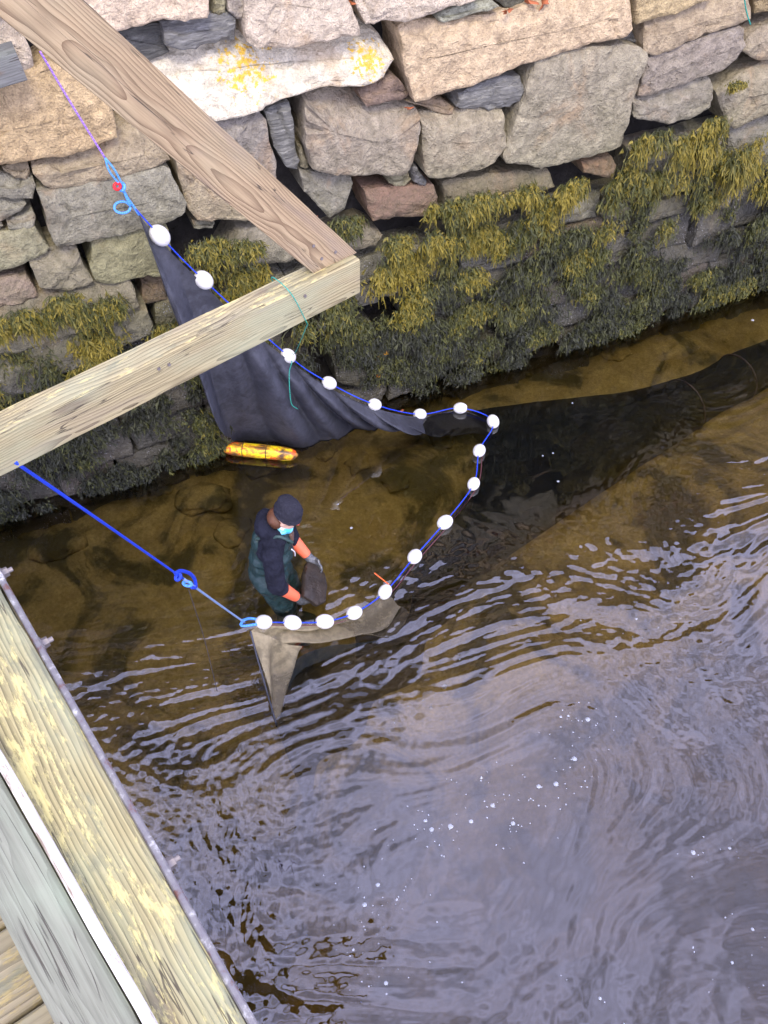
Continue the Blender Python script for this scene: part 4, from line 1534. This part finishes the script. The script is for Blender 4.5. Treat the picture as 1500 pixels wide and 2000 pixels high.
tw = empty('green_twine', f1)
tag(tw, 'thin green twine looped over the beam and hanging to a float', 'twine')
g_top = onz(543, 545, BZ + 0.006)
g_fr = onz(566, 572, BZ + 0.004)
g_fr = g_fr + bnrm * (0.006 - (g_fr - f0).dot(bnrm))
g_bk = g_fr - bnrm * (BW + 0.012)
g_dn = g_fr + bdir * 0.055 - Vector((0, 0, BH + 0.012))
g_dn2 = g_dn - bnrm * (BW + 0.012)
fl3 = wf[2]
put(link_mesh('loop', tube_mesh('loop', [g_dn2, g_bk + Vector((0, 0, 0.002)), g_fr + Vector((0, 0, 0.003)), g_dn], 0.0016, 8 * 5, 5), M['rope_green']), tw)
put(link_mesh('tail', tube_mesh('tail', [g_dn, (g_dn + fl3) / 2 - Vector((0, 0, 0.05)), fl3 + Vector((0.03, -0.03, 0.05)), fl3 + WNRM * 0.07], 0.0016, 40, 5), M['rope_green']), tw)
put(link_mesh('tail', tube_mesh('tail', [fl3 + WNRM * 0.065, onwall(570, 708, 0.38), onwall(565, 728, 0.38), onwall(566, 765, 0.44), onwall(570, 790, 0.46), onwall(582, 799, 0.46)], 0.0034, 30, 5), M['rope_green']), tw)
gt2 = link_mesh('green_twine', tube_mesh('green_twine', [onwall(1452, -30, 0.12), onwall(1455, 5, 0.12), onwall(1460, 30, 0.12), onwall(1466, 48, 0.12)], 0.005, 20, 5), M['rope_green'])
tag(gt2, 'short green twine hanging down the stones at top right', 'twine')

# ------------------------------------------------------------------ yellow buoy at the foot of the wall
t = NT('scuffed_yellow_plastic')
c_ = t.coord()
n1 = t.noise(t.mapping(c_, (4, 9, 9)), 1.7, 4, 0.6, 0.5)
n2 = t.noise(c_, 13, 4, 0.65, 0.6)
c = t.ramp(n1, [(0.40, (0.10, 0.05, 0.02)), (0.49, (0.45, 0.20, 0.02)), (0.60, (0.85, 0.66, 0.01))])
c = t.mix(t.step(n2, 0.58, 0.64), c, (0.70, 0.10, 0.015))
c = t.mix(t.math('SUBTRACT', 1.0, t.step(n2, 0.34, 0.40)), c, (0.05, 0.05, 0.02))
xb = t.sep(c_)[0]
c = t.mix(t.math('MULTIPLY', t.math('SUBTRACT', 1.0, t.step(t.math('ADD', xb, t.math('MULTIPLY', n2, 0.12)), 0.10, 0.22)), 0.85), c, (0.55, 0.07, 0.02))
M['buoy'] = t.done(c, 0.38, t.bump(n2, 0.4, 0.006), 0.5)
q0, q1 = onz(424, 873, 0.05), onz(582, 889, 0.04)
ax = (q1 - q0).normalized()
LB_ = (q1 - q0).length
prof = [(0.0, 0.016), (0.02, 0.020), (0.06, 0.024), (0.10, 0.040), (0.15, 0.052), (0.22, 0.058), (0.5, 0.061), (0.84, 0.058), (0.92, 0.050), (0.965, 0.036), (0.985, 0.018), (1.0, 0.014)]
V, F = [], []
K = 18
sx = Vector((0, 0, 1)).cross(ax).normalized()
for f, r in prof:
    for j in range(K):
        an = 2 * math.pi * j / K
        V.append(Vector((f * LB_, r * math.cos(an), r * math.sin(an))))
for i in range(len(prof) - 1):
    for j in range(K):
        F.append((i * K + j, i * K + (j + 1) % K, (i + 1) * K + (j + 1) % K, (i + 1) * K + j))
F += [tuple(range(K - 1, -1, -1)), tuple((len(prof) - 1) * K + j for j in range(K))]
buoy = empty('marker_buoy', q0)
bo = link_mesh('shell', mesh_from('shell', V, F), M['buoy'])
mw = Matrix((ax, sx, ax.cross(sx))).transposed().to_4x4()
mw.translation = q0
bo.matrix_world = mw
bo.parent = buoy
bo.matrix_parent_inverse = Matrix.Translation(buoy.location).inverted()
for f in (0.33, 0.62):
    cpt = q0 + ax * LB_ * f
    put(link_mesh('band', tube_mesh('band', ring_pts(cpt, sx * 0.062, Vector((0, 0, 0.062)), 24), 0.004, 40, 5, True), plain('dark_band', (0.09, 0.06, 0.02), 0.5)), buoy)
put(link_mesh('cord', tube_mesh('cord', [q0, onz(425, 883, 0.04), onz(412, 882, 0.03), onz(415, 888, 0.03), onz(432, 886, 0.03)], 0.004, 30, 5), M['rope_orange']), buoy)
tag(buoy, 'worn yellow and orange torpedo shaped buoy floating under the black net', 'buoy')
# wad of grey cloth caught at its end
bm = bmesh.new()
bmesh.ops.create_icosphere(bm, subdivisions=4, radius=0.062)
for v in bm.verts:
    n_ = noise.noise(v.co * 22)
    v.co *= 1 + 0.45 * n_
    v.co.z *= 1.2
me = bpy.data.meshes.new('cloth_wad')
bm.to_mesh(me)
bm.free()
for pl in me.polygons:
    pl.use_smooth = True
cw = link_mesh('cloth_wad', me, plain('grey_brown_rag', (0.20, 0.16, 0.13), 0.8, 0.2, 60, 0.8, 0.006, vary=0.5))
cw.location = onz(443, 858, 0.08)
tag(cw, 'crumpled grey brown rag at the left end of the yellow buoy', 'rag')

# ------------------------------------------------------------------ person
def blob(name, parts, voxel, mat, parent, smooth=2, warp=None):
    """union of tapered capsules / ellipsoids, remeshed into one continuous skin.
    parts: ('c', p0, p1, r0, r1) or ('e', centre, (rx,ry,rz), rotation Matrix or None)"""
    bm = bmesh.new()
    for prt in parts:
        if prt[0] == 'c':
            _, a, b, r0, r1 = prt
            a, b = Vector(a), Vector(b)
            n = max(2, int((b - a).length / (min(r0, r1) * 0.45)) + 1)
            for i in range(n + 1):
                f = i / n
                bmesh.ops.create_icosphere(bm, subdivisions=2, radius=r0 + (r1 - r0) * f, matrix=Matrix.Translation(a.lerp(b, f)))
        else:
            _, cc, rad, rot = prt
            m = Matrix.Translation(Vector(cc)) @ ((rot.to_4x4() if rot else Matrix.Identity(4)) @ Matrix.Diagonal((*rad, 1)))
            bmesh.ops.create_icosphere(bm, subdivisions=3, radius=1.0, matrix=m)
    me = bpy.data.meshes.new(name + '_raw')
    bm.to_mesh(me)
    bm.free()
    o = bpy.data.objects.new(name + '_raw', me)
    col.objects.link(o)
    r = o.modifiers.new('r', 'REMESH')
    r.mode = 'VOXEL'
    r.voxel_size = voxel
    s_ = o.modifiers.new('s', 'SMOOTH')
    s_.iterations = smooth * 3
    s_.factor = 0.5
    dg = bpy.context.evaluated_depsgraph_get()
    m2 = bpy.data.meshes.new_from_object(o.evaluated_get(dg))
    m2.name = name
    bpy.data.objects.remove(o)
    for pl in m2.polygons:
        pl.use_smooth = True
    if warp:
        for v in m2.vertices:
            v.co = warp(v.co.copy())
    m2.materials.clear()
    m2.materials.append(mat)
    o2 = bpy.data.objects.new(name, m2)
    col.objects.link(o2)
    if parent is not None:
        o2.parent = parent
    return o2


M['skin'] = plain('skin', (0.62, 0.38, 0.28), 0.5, 0.4, 60, 0.1, 0.001, vary=0.08)
M['hair'] = plain('auburn_hair', (0.11, 0.042, 0.018), 0.5, 0.4, 120, 0.8, 0.004, vary=0.4)
M['wader'] = plain('green_wader', (0.014, 0.036, 0.037), 0.42, 0.4, 9, 0.8, 0.03, vary=0.12)
M['hoodie'] = plain('navy_hoodie', (0.014, 0.015, 0.025), 0.9, 0.15, 13, 1.0, 0.035, vary=0.3)
t = NT('knit_beanie')
c_ = t.coord()
kn_ = t.noise(t.mapping(c_, (90, 90, 30)), 1.0, 3)
c = t.mix(kn_, (0.013, 0.013, 0.020), (0.042, 0.042, 0.055))
M['beanie'] = t.done(c, 0.95, t.bump(t.math('ADD', kn_, t.noise(c_, 18, 3)), 0.8, 0.012), 0.1)
t = NT('blue_white_gaiter')
c = t.ramp(t.noise(t.coord(), 22, 3), [(0.42, (0.06, 0.50, 0.72)), (0.55, (0.25, 0.72, 0.85)), (0.66, (0.75, 0.85, 0.9))])
M['gaiter'] = t.done(c, 0.7, None, 0.3)
M['glove_orange'] = plain('orange_glove', (0.85, 0.17, 0.08), 0.45, 0.4, 30, 0.3, 0.004, vary=0.1)
M['glove_dark'] = plain('wet_black_glove', (0.085, 0.088, 0.092), 0.14, 0.8, 45, 0.9, 0.012, vary=0.5)
M['patch'] = plain('brown_patch', (0.16, 0.09, 0.07), 0.7)
M['strap'] = plain('strap_green', (0.03, 0.06, 0.055), 0.5)
M['white'] = plain('white_plastic', (0.8, 0.8, 0.8), 0.4)
M['badge'] = plain('red_badge', (0.7, 0.08, 0.06), 0.35)

PB = onz(564, 1158, 0.0)
person = empty('person', (PB.x, PB.y, bed_z(PB.x, PB.y) - 0.05))
tag(person, 'person in dark beanie, navy hoodie and green waders standing in the water', 'person')
YAW = math.radians(0)
person.rotation_euler = (0, 0, YAW)
person.scale = (0.95, 0.95, 0.95)
WZ = -bed_z(PB.x, PB.y)                                   # water level in the person's own frame
# local frame: x forward, y to the person's left, z up from the feet; k lifts heights so that sizes stay human
hip = Vector((-0.09, 0, 0.84))
if True:
    k_hip = 0.86
    pel = Vector((-0.115, 0, k_hip))
    chest = Vector((-0.075, 0, k_hip + 0.30))
    neck = Vector((0.005, 0, k_hip + 0.50))
    head = Vector((0.055, 0, k_hip + 0.64))
    shR, shL = Vector((-0.05, -0.175, k_hip + 0.43)), Vector((-0.03, 0.175, k_hip + 0.43))
    elR, elL = Vector((-0.04, -0.235, k_hip + 0.14)), Vector((0.02, 0.22, k_hip + 0.15))
    wrR, wrL = Vector((0.10, -0.19, k_hip - 0.09)), Vector((0.16, 0.16, k_hip - 0.04))
    hpR, hpL = Vector((-0.10, -0.09, k_hip - 0.02)), Vector((-0.10, 0.09, k_hip - 0.02))
    knR, knL = Vector((-0.01, -0.10, 0.46)), Vector((0.02, 0.10, 0.47))
    anR, anL = Vector((-0.05, -0.11, 0.08)), Vector((-0.02, 0.11, 0.08))
hrot = Matrix.Rotation(math.radians(28), 3, 'Y') @ Matrix.Rotation(math.radians(-8), 3, 'Z')


def hp(x, y, z):
    return head + hrot @ Vector((x, y, z))


body = [('c', hpR, knR, 0.080, 0.055), ('c', knR, anR, 0.055, 0.04), ('c', hpL, knL, 0.080, 0.055), ('c', knL, anL, 0.055, 0.04),
        ('c', anR, anR + Vector((0.14, 0, -0.04)), 0.04, 0.03), ('c', anL, anL + Vector((0.14, 0, -0.04)), 0.04, 0.03),
        ('e', pel, (0.10, 0.14, 0.10), None), ('c', pel, chest, 0.105, 0.11), ('e', chest, (0.10, 0.145, 0.14), None),
        ('c', shR, shL, 0.055, 0.055), ('c', chest, neck, 0.08, 0.052), ('c', neck, head + Vector((-0.01, 0, -0.02)), 0.052, 0.055),
        ('c', shR, elR, 0.045, 0.036), ('c', elR, wrR, 0.036, 0.026), ('c', shL, elL, 0.045, 0.036), ('c', elL, wrL, 0.036, 0.026),
        ('e', hp(0, 0, 0.03), (0.092, 0.074, 0.095), hrot), ('e', hp(0.022, 0, -0.045), (0.066, 0.055, 0.07), hrot),
        ('e', hp(0.093, 0, -0.018), (0.017, 0.012, 0.022), hrot), ('e', hp(0.088, 0, -0.002), (0.012, 0.010, 0.02), hrot),
        ('e', hp(0.078, 0, -0.062), (0.014, 0.024, 0.010), hrot), ('e', hp(0.07, 0, -0.098), (0.02, 0.022, 0.016), hrot),
        ('e', hp(-0.005, 0.076, -0.01), (0.018, 0.010, 0.03), hrot), ('e', hp(-0.005, -0.076, -0.01), (0.018, 0.010, 0.03), hrot)]
bo = blob('body', body, 0.007, M['skin'], person, 1)
for sgn in (-1, 1):
    e_ = blob('eye', [('e', hp(0.080, 0.031 * sgn, 0.006), (0.010, 0.013, 0.008), hrot)], 0.003, plain('eye', (0.05, 0.04, 0.035), 0.2), person, 0)
blob('hair', [('e', hp(-0.06, 0, -0.05), (0.062, 0.082, 0.062), hrot), ('e', hp(-0.04, -0.058, -0.055), (0.04, 0.026, 0.045), hrot), ('e', hp(-0.04, 0.058, -0.055), (0.04, 0.026, 0.045), hrot), ('c', hp(-0.08, -0.02, -0.07), hp(-0.10, -0.05, -0.12), 0.03, 0.018)], 0.006, M['hair'], person, 1)


def beanie_warp(v):
    n_ = noise.noise(Vector((v.x * 12, v.y * 12, v.z * 30)))
    return v + (v - hp(0, 0, 0)).normalized() * 0.011 * n_


blob('beanie', [('e', hp(-0.012, 0, 0.070), (0.105, 0.089, 0.098), hrot), ('e', hp(-0.035, 0, 0.120), (0.085, 0.078, 0.055), hrot), ('e', hp(-0.005, 0, 0.040), (0.108, 0.091, 0.045), hrot)], 0.007, M['beanie'], person, 1, beanie_warp)
bn_ = bpy.data.objects['beanie']
# turned-up brim
bb_ = blob('beanie_brim', [('c', hp(0.100 * math.cos(a), 0.086 * math.sin(a), 0.028), hp(0.100 * math.cos(a + 0.42), 0.090 * math.sin(a + 0.42), 0.028), 0.011, 0.011) for a in np.arange(0, 6.28, 0.42)], 0.006, M['beanie'], person, 1)
bb_.parent = bn_
blob('neck_gaiter', [('c', neck + Vector((0.045, 0, 0.03)), hp(0.055, 0, -0.105), 0.052, 0.047), ('e', neck + Vector((0.01, 0, 0.03)), (0.075, 0.078, 0.04), None), ('e', hp(0.03, 0, -0.085), (0.066, 0.066, 0.03), hrot)], 0.006, M['gaiter'], person, 1)


def hood_warp(v):
    n_ = noise.noise(v * 9) * 0.014 + noise.noise(v * 23) * 0.008
    return v + (v - Vector((-0.08, 0, v.z))).normalized() * n_


blob('hoodie', [('e', chest + Vector((-0.005, 0, 0.03)), (0.12, 0.165, 0.165), None), ('c', pel + Vector((0, 0, 0.12)), chest, 0.125, 0.13),
                ('c', shR, shL, 0.082, 0.082), ('c', shR, elR, 0.078, 0.074), ('c', elR, elR.lerp(wrR, 0.20), 0.072, 0.062),
                ('c', shL, elL, 0.084, 0.074), ('c', elL, elL.lerp(wrL, 0.20), 0.070, 0.060),
                ('c', shR + Vector((0, 0.05, 0.02)), neck + Vector((-0.02, -0.03, 0.0)), 0.07, 0.06), ('c', shL + Vector((0, -0.05, 0.02)), neck + Vector((-0.02, 0.03, 0.0)), 0.07, 0.06),
                ('e', neck + Vector((-0.10, 0, 0.05)), (0.075, 0.135, 0.095), Matrix.Rotation(math.radians(-30), 3, 'Y')), ('e', neck + Vector((-0.05, -0.085, 0.03)), (0.07, 0.04, 0.05), None), ('e', neck + Vector((-0.05, 0.085, 0.03)), (0.07, 0.04, 0.05), None),
                ('c', neck + Vector((-0.10, -0.10, 0.0)), neck + Vector((0.02, -0.095, -0.02)), 0.042, 0.036), ('c', neck + Vector((-0.10, 0.10, 0.0)), neck + Vector((0.02, 0.095, -0.02)), 0.042, 0.036)],
     0.009, M['hoodie'], person, 1, hood_warp)


def wader_warp(v):
    n_ = noise.noise(Vector((v.x * 7, v.y * 7, v.z * 16))) * 0.014 + noise.noise(v * 21) * 0.007
    return v + (v - Vector((-0.09, 0, v.z))).normalized() * n_


wa_ = blob('waders', [('c', hpR, knR, 0.125, 0.088), ('c', knR, anR, 0.088, 0.075), ('c', hpL, knL, 0.125, 0.088), ('c', knL, anL, 0.088, 0.075),
                ('e', pel + Vector((-0.01, 0, 0.0)), (0.152, 0.178, 0.165), None), ('c', pel + Vector((-0.01, 0, 0.02)), pel + Vector((0.005, 0, 0.21)), 0.150, 0.145),
                ('e', chest + Vector((0.012, 0, -0.05)), (0.142, 0.165, 0.12), None),
                ('e', chest + Vector((0.075, 0, 0.06)), (0.075, 0.105, 0.13), Matrix.Rotation(math.radians(14), 3, 'Y')),
                ('e', chest + Vector((-0.09, 0, 0.03)), (0.055, 0.105, 0.15), None),
                ('c', anR, anR + Vector((0.16, 0, -0.035)), 0.07, 0.045), ('c', anL, anL + Vector((0.16, 0, -0.035)), 0.07, 0.045)],
     0.010, M['wader'], person, 1, wader_warp)
for sgn in (-1, 1):
    pts = [chest + Vector((0.135, 0.075 * sgn, 0.14)), neck + Vector((0.085, 0.105 * sgn, -0.02)), neck + Vector((0.005, 0.115 * sgn, 0.055)), neck + Vector((-0.06, 0.10 * sgn, 0.02)), chest + Vector((-0.10, 0.06 * sgn, 0.16))]
    o = link_mesh('strap', tube_mesh('strap', pts, 0.012, 26, 8), M['strap'], wa_)
o = link_mesh('chest_patch', mesh_from('chest_patch', [chest + Vector(q) for q in ((0.168, -0.03, 0.10), (0.165, 0.045, 0.10), (0.158, 0.045, 0.155), (0.160, -0.03, 0.155), (0.150, -0.03, 0.10), (0.15, 0.045, 0.10), (0.14, 0.045, 0.155), (0.14, -0.03, 0.155))], [(0, 1, 2, 3), (0, 4, 5, 1), (1, 5, 6, 2), (2, 6, 7, 3), (3, 7, 4, 0)], False), M['patch'], person)
link_mesh('drawcord', tube_mesh('drawcord', [chest + Vector((0.150, -0.075, 0.06)), chest + Vector((0.168, -0.055, 0.0)), chest + Vector((0.166, -0.045, -0.06))], 0.005, 12, 5), M['white'], person)
blob('badge', [('e', neck + Vector((0.115, 0.075, -0.03)), (0.014, 0.018, 0.018), None)], 0.004, M['badge'], person, 0)


def hand_parts(w, el, side, curl=0.9):
    """palm and five fingers reaching past the wrist, closing towards the body's midline"""
    d = (w - el).normalized()
    inward = Vector((0, -side, 0))
    inward = (inward - d * inward.dot(d)).normalized()
    acr = d.cross(inward).normalized()
    if acr.z < 0:
        acr = -acr
    pal = w + d * 0.05
    P = [('c', w - d * 0.035, w + d * 0.03, 0.036, 0.040), ('e', pal, (0.055, 0.028, 0.050), Matrix((d, inward, acr)).transposed())]
    for k_, (off_, ln) in enumerate(((0.032, 0.072), (0.011, 0.082), (-0.011, 0.076), (-0.032, 0.06))):
        b0 = pal + d * 0.040 + acr * off_
        b1 = b0 + d * ln * 0.45 + inward * ln * 0.12
        b2 = b1 + d * ln * 0.25 + inward * ln * 0.35
        b3 = b2 + inward * ln * 0.30 - d * ln * 0.05
        P += [('c', b0, b1, 0.0125, 0.0115), ('c', b1, b2, 0.0115, 0.0105), ('c', b2, b3, 0.0105, 0.009)]
    t0 = pal + acr * 0.035 - d * 0.015
    t1 = t0 + acr * 0.022 + d * 0.025 + inward * 0.018
    t2 = t1 + d * 0.022 + inward * 0.026
    P += [('c', t0, t1, 0.0145, 0.013), ('c', t1, t2, 0.013, 0.010)]
    return P


for (w_, e_, side) in ((wrR, elR, -1), (wrL, elL, 1)):
    d_ = (w_ - e_).normalized()
    gl_ = blob('glove', hand_parts(w_, e_, side), 0.0055, M['glove_dark'], person, 1)
    cf = blob('glove_cuff', [('c', e_.lerp(w_, 0.16), e_.lerp(w_, 0.84), 0.056, 0.042)], 0.006, M['glove_orange'], gl_, 1)

# flat stone held between both hands, its foot in the water
PM = Matrix.Translation(person.location) @ Matrix.Rotation(YAW, 4, 'Z') @ Matrix.Scale(0.95, 4)
bm = bmesh.new()
prof = [(-0.115, -0.19), (0.03, -0.20), (0.115, -0.12), (0.125, 0.02), (0.09, 0.12), (-0.02, 0.15), (-0.10, 0.12), (-0.135, 0.0)]
B = resample(prof, 40)
rows = []
for dz, sc_ in ((-0.022, 0.0), (-0.022, 0.6), (-0.020, 0.95), (-0.008, 1.0), (0.010, 0.99), (0.020, 0.93), (0.024, 0.55), (0.025, 0.0)):
    rows.append([bm.verts.new((q[0] * max(sc_, 0.02), q[1] * max(sc_, 0.02), dz + 0.010 * noise.noise(Vector((q[0] * 14 * sc_, q[1] * 14 * sc_, dz * 9))))) for q in B])
for a_, b_ in zip(rows[:-1], rows[1:]):
    for i in range(40):
        bm.faces.new((a_[i], a_[(i + 1) % 40], b_[(i + 1) % 40], b_[i]))
bmesh.ops.recalc_face_normals(bm, faces=bm.faces)
me = bpy.data.meshes.new('flat_stone')
bm.to_mesh(me)
bm.free()
for pl in me.polygons:
    pl.use_smooth = True
me.set_sharp_from_angle(angle=math.radians(40))
M['wetstone'] = plain('wet_brown_stone', (0.034, 0.025, 0.018), 0.42, 0.35, 22, 0.8, 0.02, vary=0.4)
fs = link_mesh('flat_stone', me, M['wetstone'])
hc = PM @ ((wrR + wrL) / 2 + Vector((0.085, 0.0, -0.06)))
# long side between the hands, face tipped up to the sky
fs.matrix_world = Matrix.Translation(hc) @ Matrix.Rotation(YAW, 4, 'Z') @ Matrix.Rotation(math.radians(52), 4, 'Y')
tag(fs, 'flat wet brown stone held in both gloved hands', 'stone')

# ------------------------------------------------------------------ sunken stones on the river bed
M['sunk'] = plain('sunken_stone', (0.34, 0.28, 0.12), 0.8, 0.3, 14, 0.8, 0.02, vary=0.5)
for (u, v, r) in [(520, 915, 0.20), (700, 905, 0.12), (640, 890, 0.10), (115, 1065, 0.22), (400, 985, 0.22), (455, 1035, 0.15), (320, 960, 0.14), (770, 930, 0.15), (60, 1040, 0.14), (860, 870, 0.13), (1010, 735, 0.16), (1200, 690, 0.18)]:
    q = onz(u, v, -0.38)
    bm = bmesh.new()
    bmesh.ops.create_icosphere(bm, subdivisions=3, radius=1)
    o3 = Vector((random.random() * 9, random.random() * 9, 0))
    for vv in bm.verts:
        n_ = noise.noise(vv.co * 1.5 + o3) * 0.5
        vv.co = Vector((vv.co.x * r * (1.1 + n_), vv.co.y * r * (0.8 + n_), vv.co.z * r * 0.28 * (1 + n_)))
    me = bpy.data.meshes.new('rock')
    bm.to_mesh(me)
    bm.free()
    for pl in me.polygons:
        pl.use_smooth = True
    o = link_mesh('rock', me, M['bed'])
    o.location = (q.x, q.y, bed_z(q.x, q.y) + r * 0.02)
    o.rotation_euler = (0, 0, random.random() * 6)
    o.parent = bed

# ------------------------------------------------------------------ leaves and foam
def leaf(pos, size, label, nrm_=Vector((0, 0, 1))):
    n = 14
    V = [Vector((0, 0, 0.006))]
    for i in range(n):
        a = 2 * math.pi * i / n
        r = size * (0.75 + 0.35 * math.cos(2 * a)) * (0.8 + 0.25 * math.cos(7 * a))
        V.append(Vector((r * math.cos(a), r * math.sin(a) * 0.7, 0.25 * size * math.sin(2 * a + 1))))
    F = [(0, 1 + i, 1 + (i + 1) % n) for i in range(n)]
    me = mesh_from('dead_leaf', V, F)
    o = link_mesh('dead_leaf', me, M['leaf'])
    sol = o.modifiers.new('s', 'SOLIDIFY')
    sol.thickness = 0.002
    o.location = pos
    o.rotation_euler = (random.uniform(0.2, 0.9), random.uniform(-0.4, 0.4), random.uniform(0, 6))
    tag(o, label, 'leaf', 'dead brown leaves')
    return o


leaf(onwall(991, 22, 0.06), 0.055, 'curled orange brown leaf on the ledge at the top of the wall')
leaf(onwall(800, 211, 0.03), 0.035, 'small orange leaf on top of the broad grey block')
leaf(onwall(1062, 6, 0.02), 0.09, 'dark red brown leaf heap edge at the top of the picture')
leaf(onwall(1035, 2, 0.0), 0.07, 'rust red leaf left of the leaf heap at the top')
leaf(onwall(688, 6, 0.02), 0.045, 'red leaf in the joint between the two topmost pink stones')
leaf(onwall(617, 424, 0.13), 0.022, 'tiny orange leaf beside the lower part of the brace')
leaf(onz(783, 803, 0.07), 0.04, 'red leaf caught on the black net near the floats')
leaf(onwall(737, 735, 0.10), 0.018, 'orange scrap in the dark gap above the net')
# a scrap of yellow kelp in a gap of the wall
kv = []
ks = onwall(748, 672, 0.02)
V, F = [], []
for i in range(9):
    f = i / 8
    c0 = wpt(*wall_sz(748 - 12 * f, 672 + 62 * f, 0.06), 0.06 + 0.03 * math.sin(f * 7))
    w_ = 0.02 + 0.03 * math.sin(math.pi * f)
    V += [c0 - WDIR * w_, c0 + WDIR * w_ + WNRM * 0.02 * math.sin(f * 9)]
F = [(2 * i, 2 * i + 1, 2 * i + 3, 2 * i + 2) for i in range(8)]
kp = link_mesh('kelp_blade', mesh_from('kelp_blade', V, F), plain('amber_kelp', (0.42, 0.20, 0.01), 0.25, 0.6, 30, 0.6, 0.01, vary=0.5))
kp.modifiers.new('s', 'SOLIDIFY').thickness = 0.003
tag(kp, 'amber kelp blade hanging in a dark gap above the net', 'seaweed')

# foam bubbles drifting on the surface
t = NT('foam_bubble')
tr = t.new('ShaderNodeBsdfTransparent')
ms = t.new('ShaderNodeMixShader')
ms.inputs[0].default_value = 0.62
t.done((0.66, 0.72, 0.80), 0.15, None, 0.6)
t.link(t.b.outputs[0], ms.inputs[1])
t.link(tr.outputs[0], ms.inputs[2])
t.link(ms.outputs[0], t.out.inputs['Surface'])
M['foam'] = t.m
V, F = [], []
rb = random.Random(11)


def bubble(x, y, r):
    b0 = len(V)
    K = 9
    V.append((x, y, r * 0.55 + 0.004))
    for ring_i, (rr_, zz_) in enumerate(((0.6, 0.42), (1.0, 0.0))):
        for j in range(K):
            a = 2 * math.pi * j / K
            V.append((x + r * rr_ * math.cos(a), y + r * rr_ * math.sin(a), r * zz_ + 0.004))
    for j in range(K):
        F.append((b0, b0 + 1 + j, b0 + 1 + (j + 1) % K))
        F.append((b0 + 1 + j, b0 + 1 + K + j, b0 + 1 + K + (j + 1) % K, b0 + 1 + (j + 1) % K))


big_px = [(868, 1341, 8), (842, 1382, 5), (1148, 1405, 7), (1122, 1482, 7), (1086, 1531, 7), (1052, 1536, 6), (962, 1573, 6), (880, 1614, 7), (843, 1620, 6), (920, 1604, 6), (1002, 1608, 6), (738, 1728, 6), (712, 1767, 6), (754, 1920, 5), (690, 1855, 4), (1354, 1665, 6), (1243, 1209, 5), (831, 1603, 5), (940, 1519, 4), (1095, 1400, 4), (1110, 1398, 4), (1425, 1657, 5), (1470, 1815, 4), (1430, 1880, 4), (1172, 1950, 4), (775, 1757, 4), (736, 1825, 3)]
for (u, v, r) in big_px:
    q = onz(u, v, 0.004)
    bubble(q.x, q.y, r * 0.0024)
for _ in range(240):
    u0, v0, _r = rb.choice(big_px)
    q = onz(u0 + rb.gauss(0, 45), v0 + rb.gauss(0, 30), 0.004)
    bubble(q.x, q.y, rb.uniform(0.0025, 0.006))
for (u, v, r) in [(686, 1031, 4), (1090, 940, 4), (1080, 885, 3), (1060, 890, 3), (1470, 625, 5), (1118, 787, 3), (660, 985, 3)]:
    q = onz(u, v, 0.004)
    bubble(q.x, q.y, r * 0.003)
fo = link_mesh('foam', mesh_from('foam', V, F), M['foam'])
tag(fo, 'white foam bubbles scattered over the water', 'foam', kind='stuff')
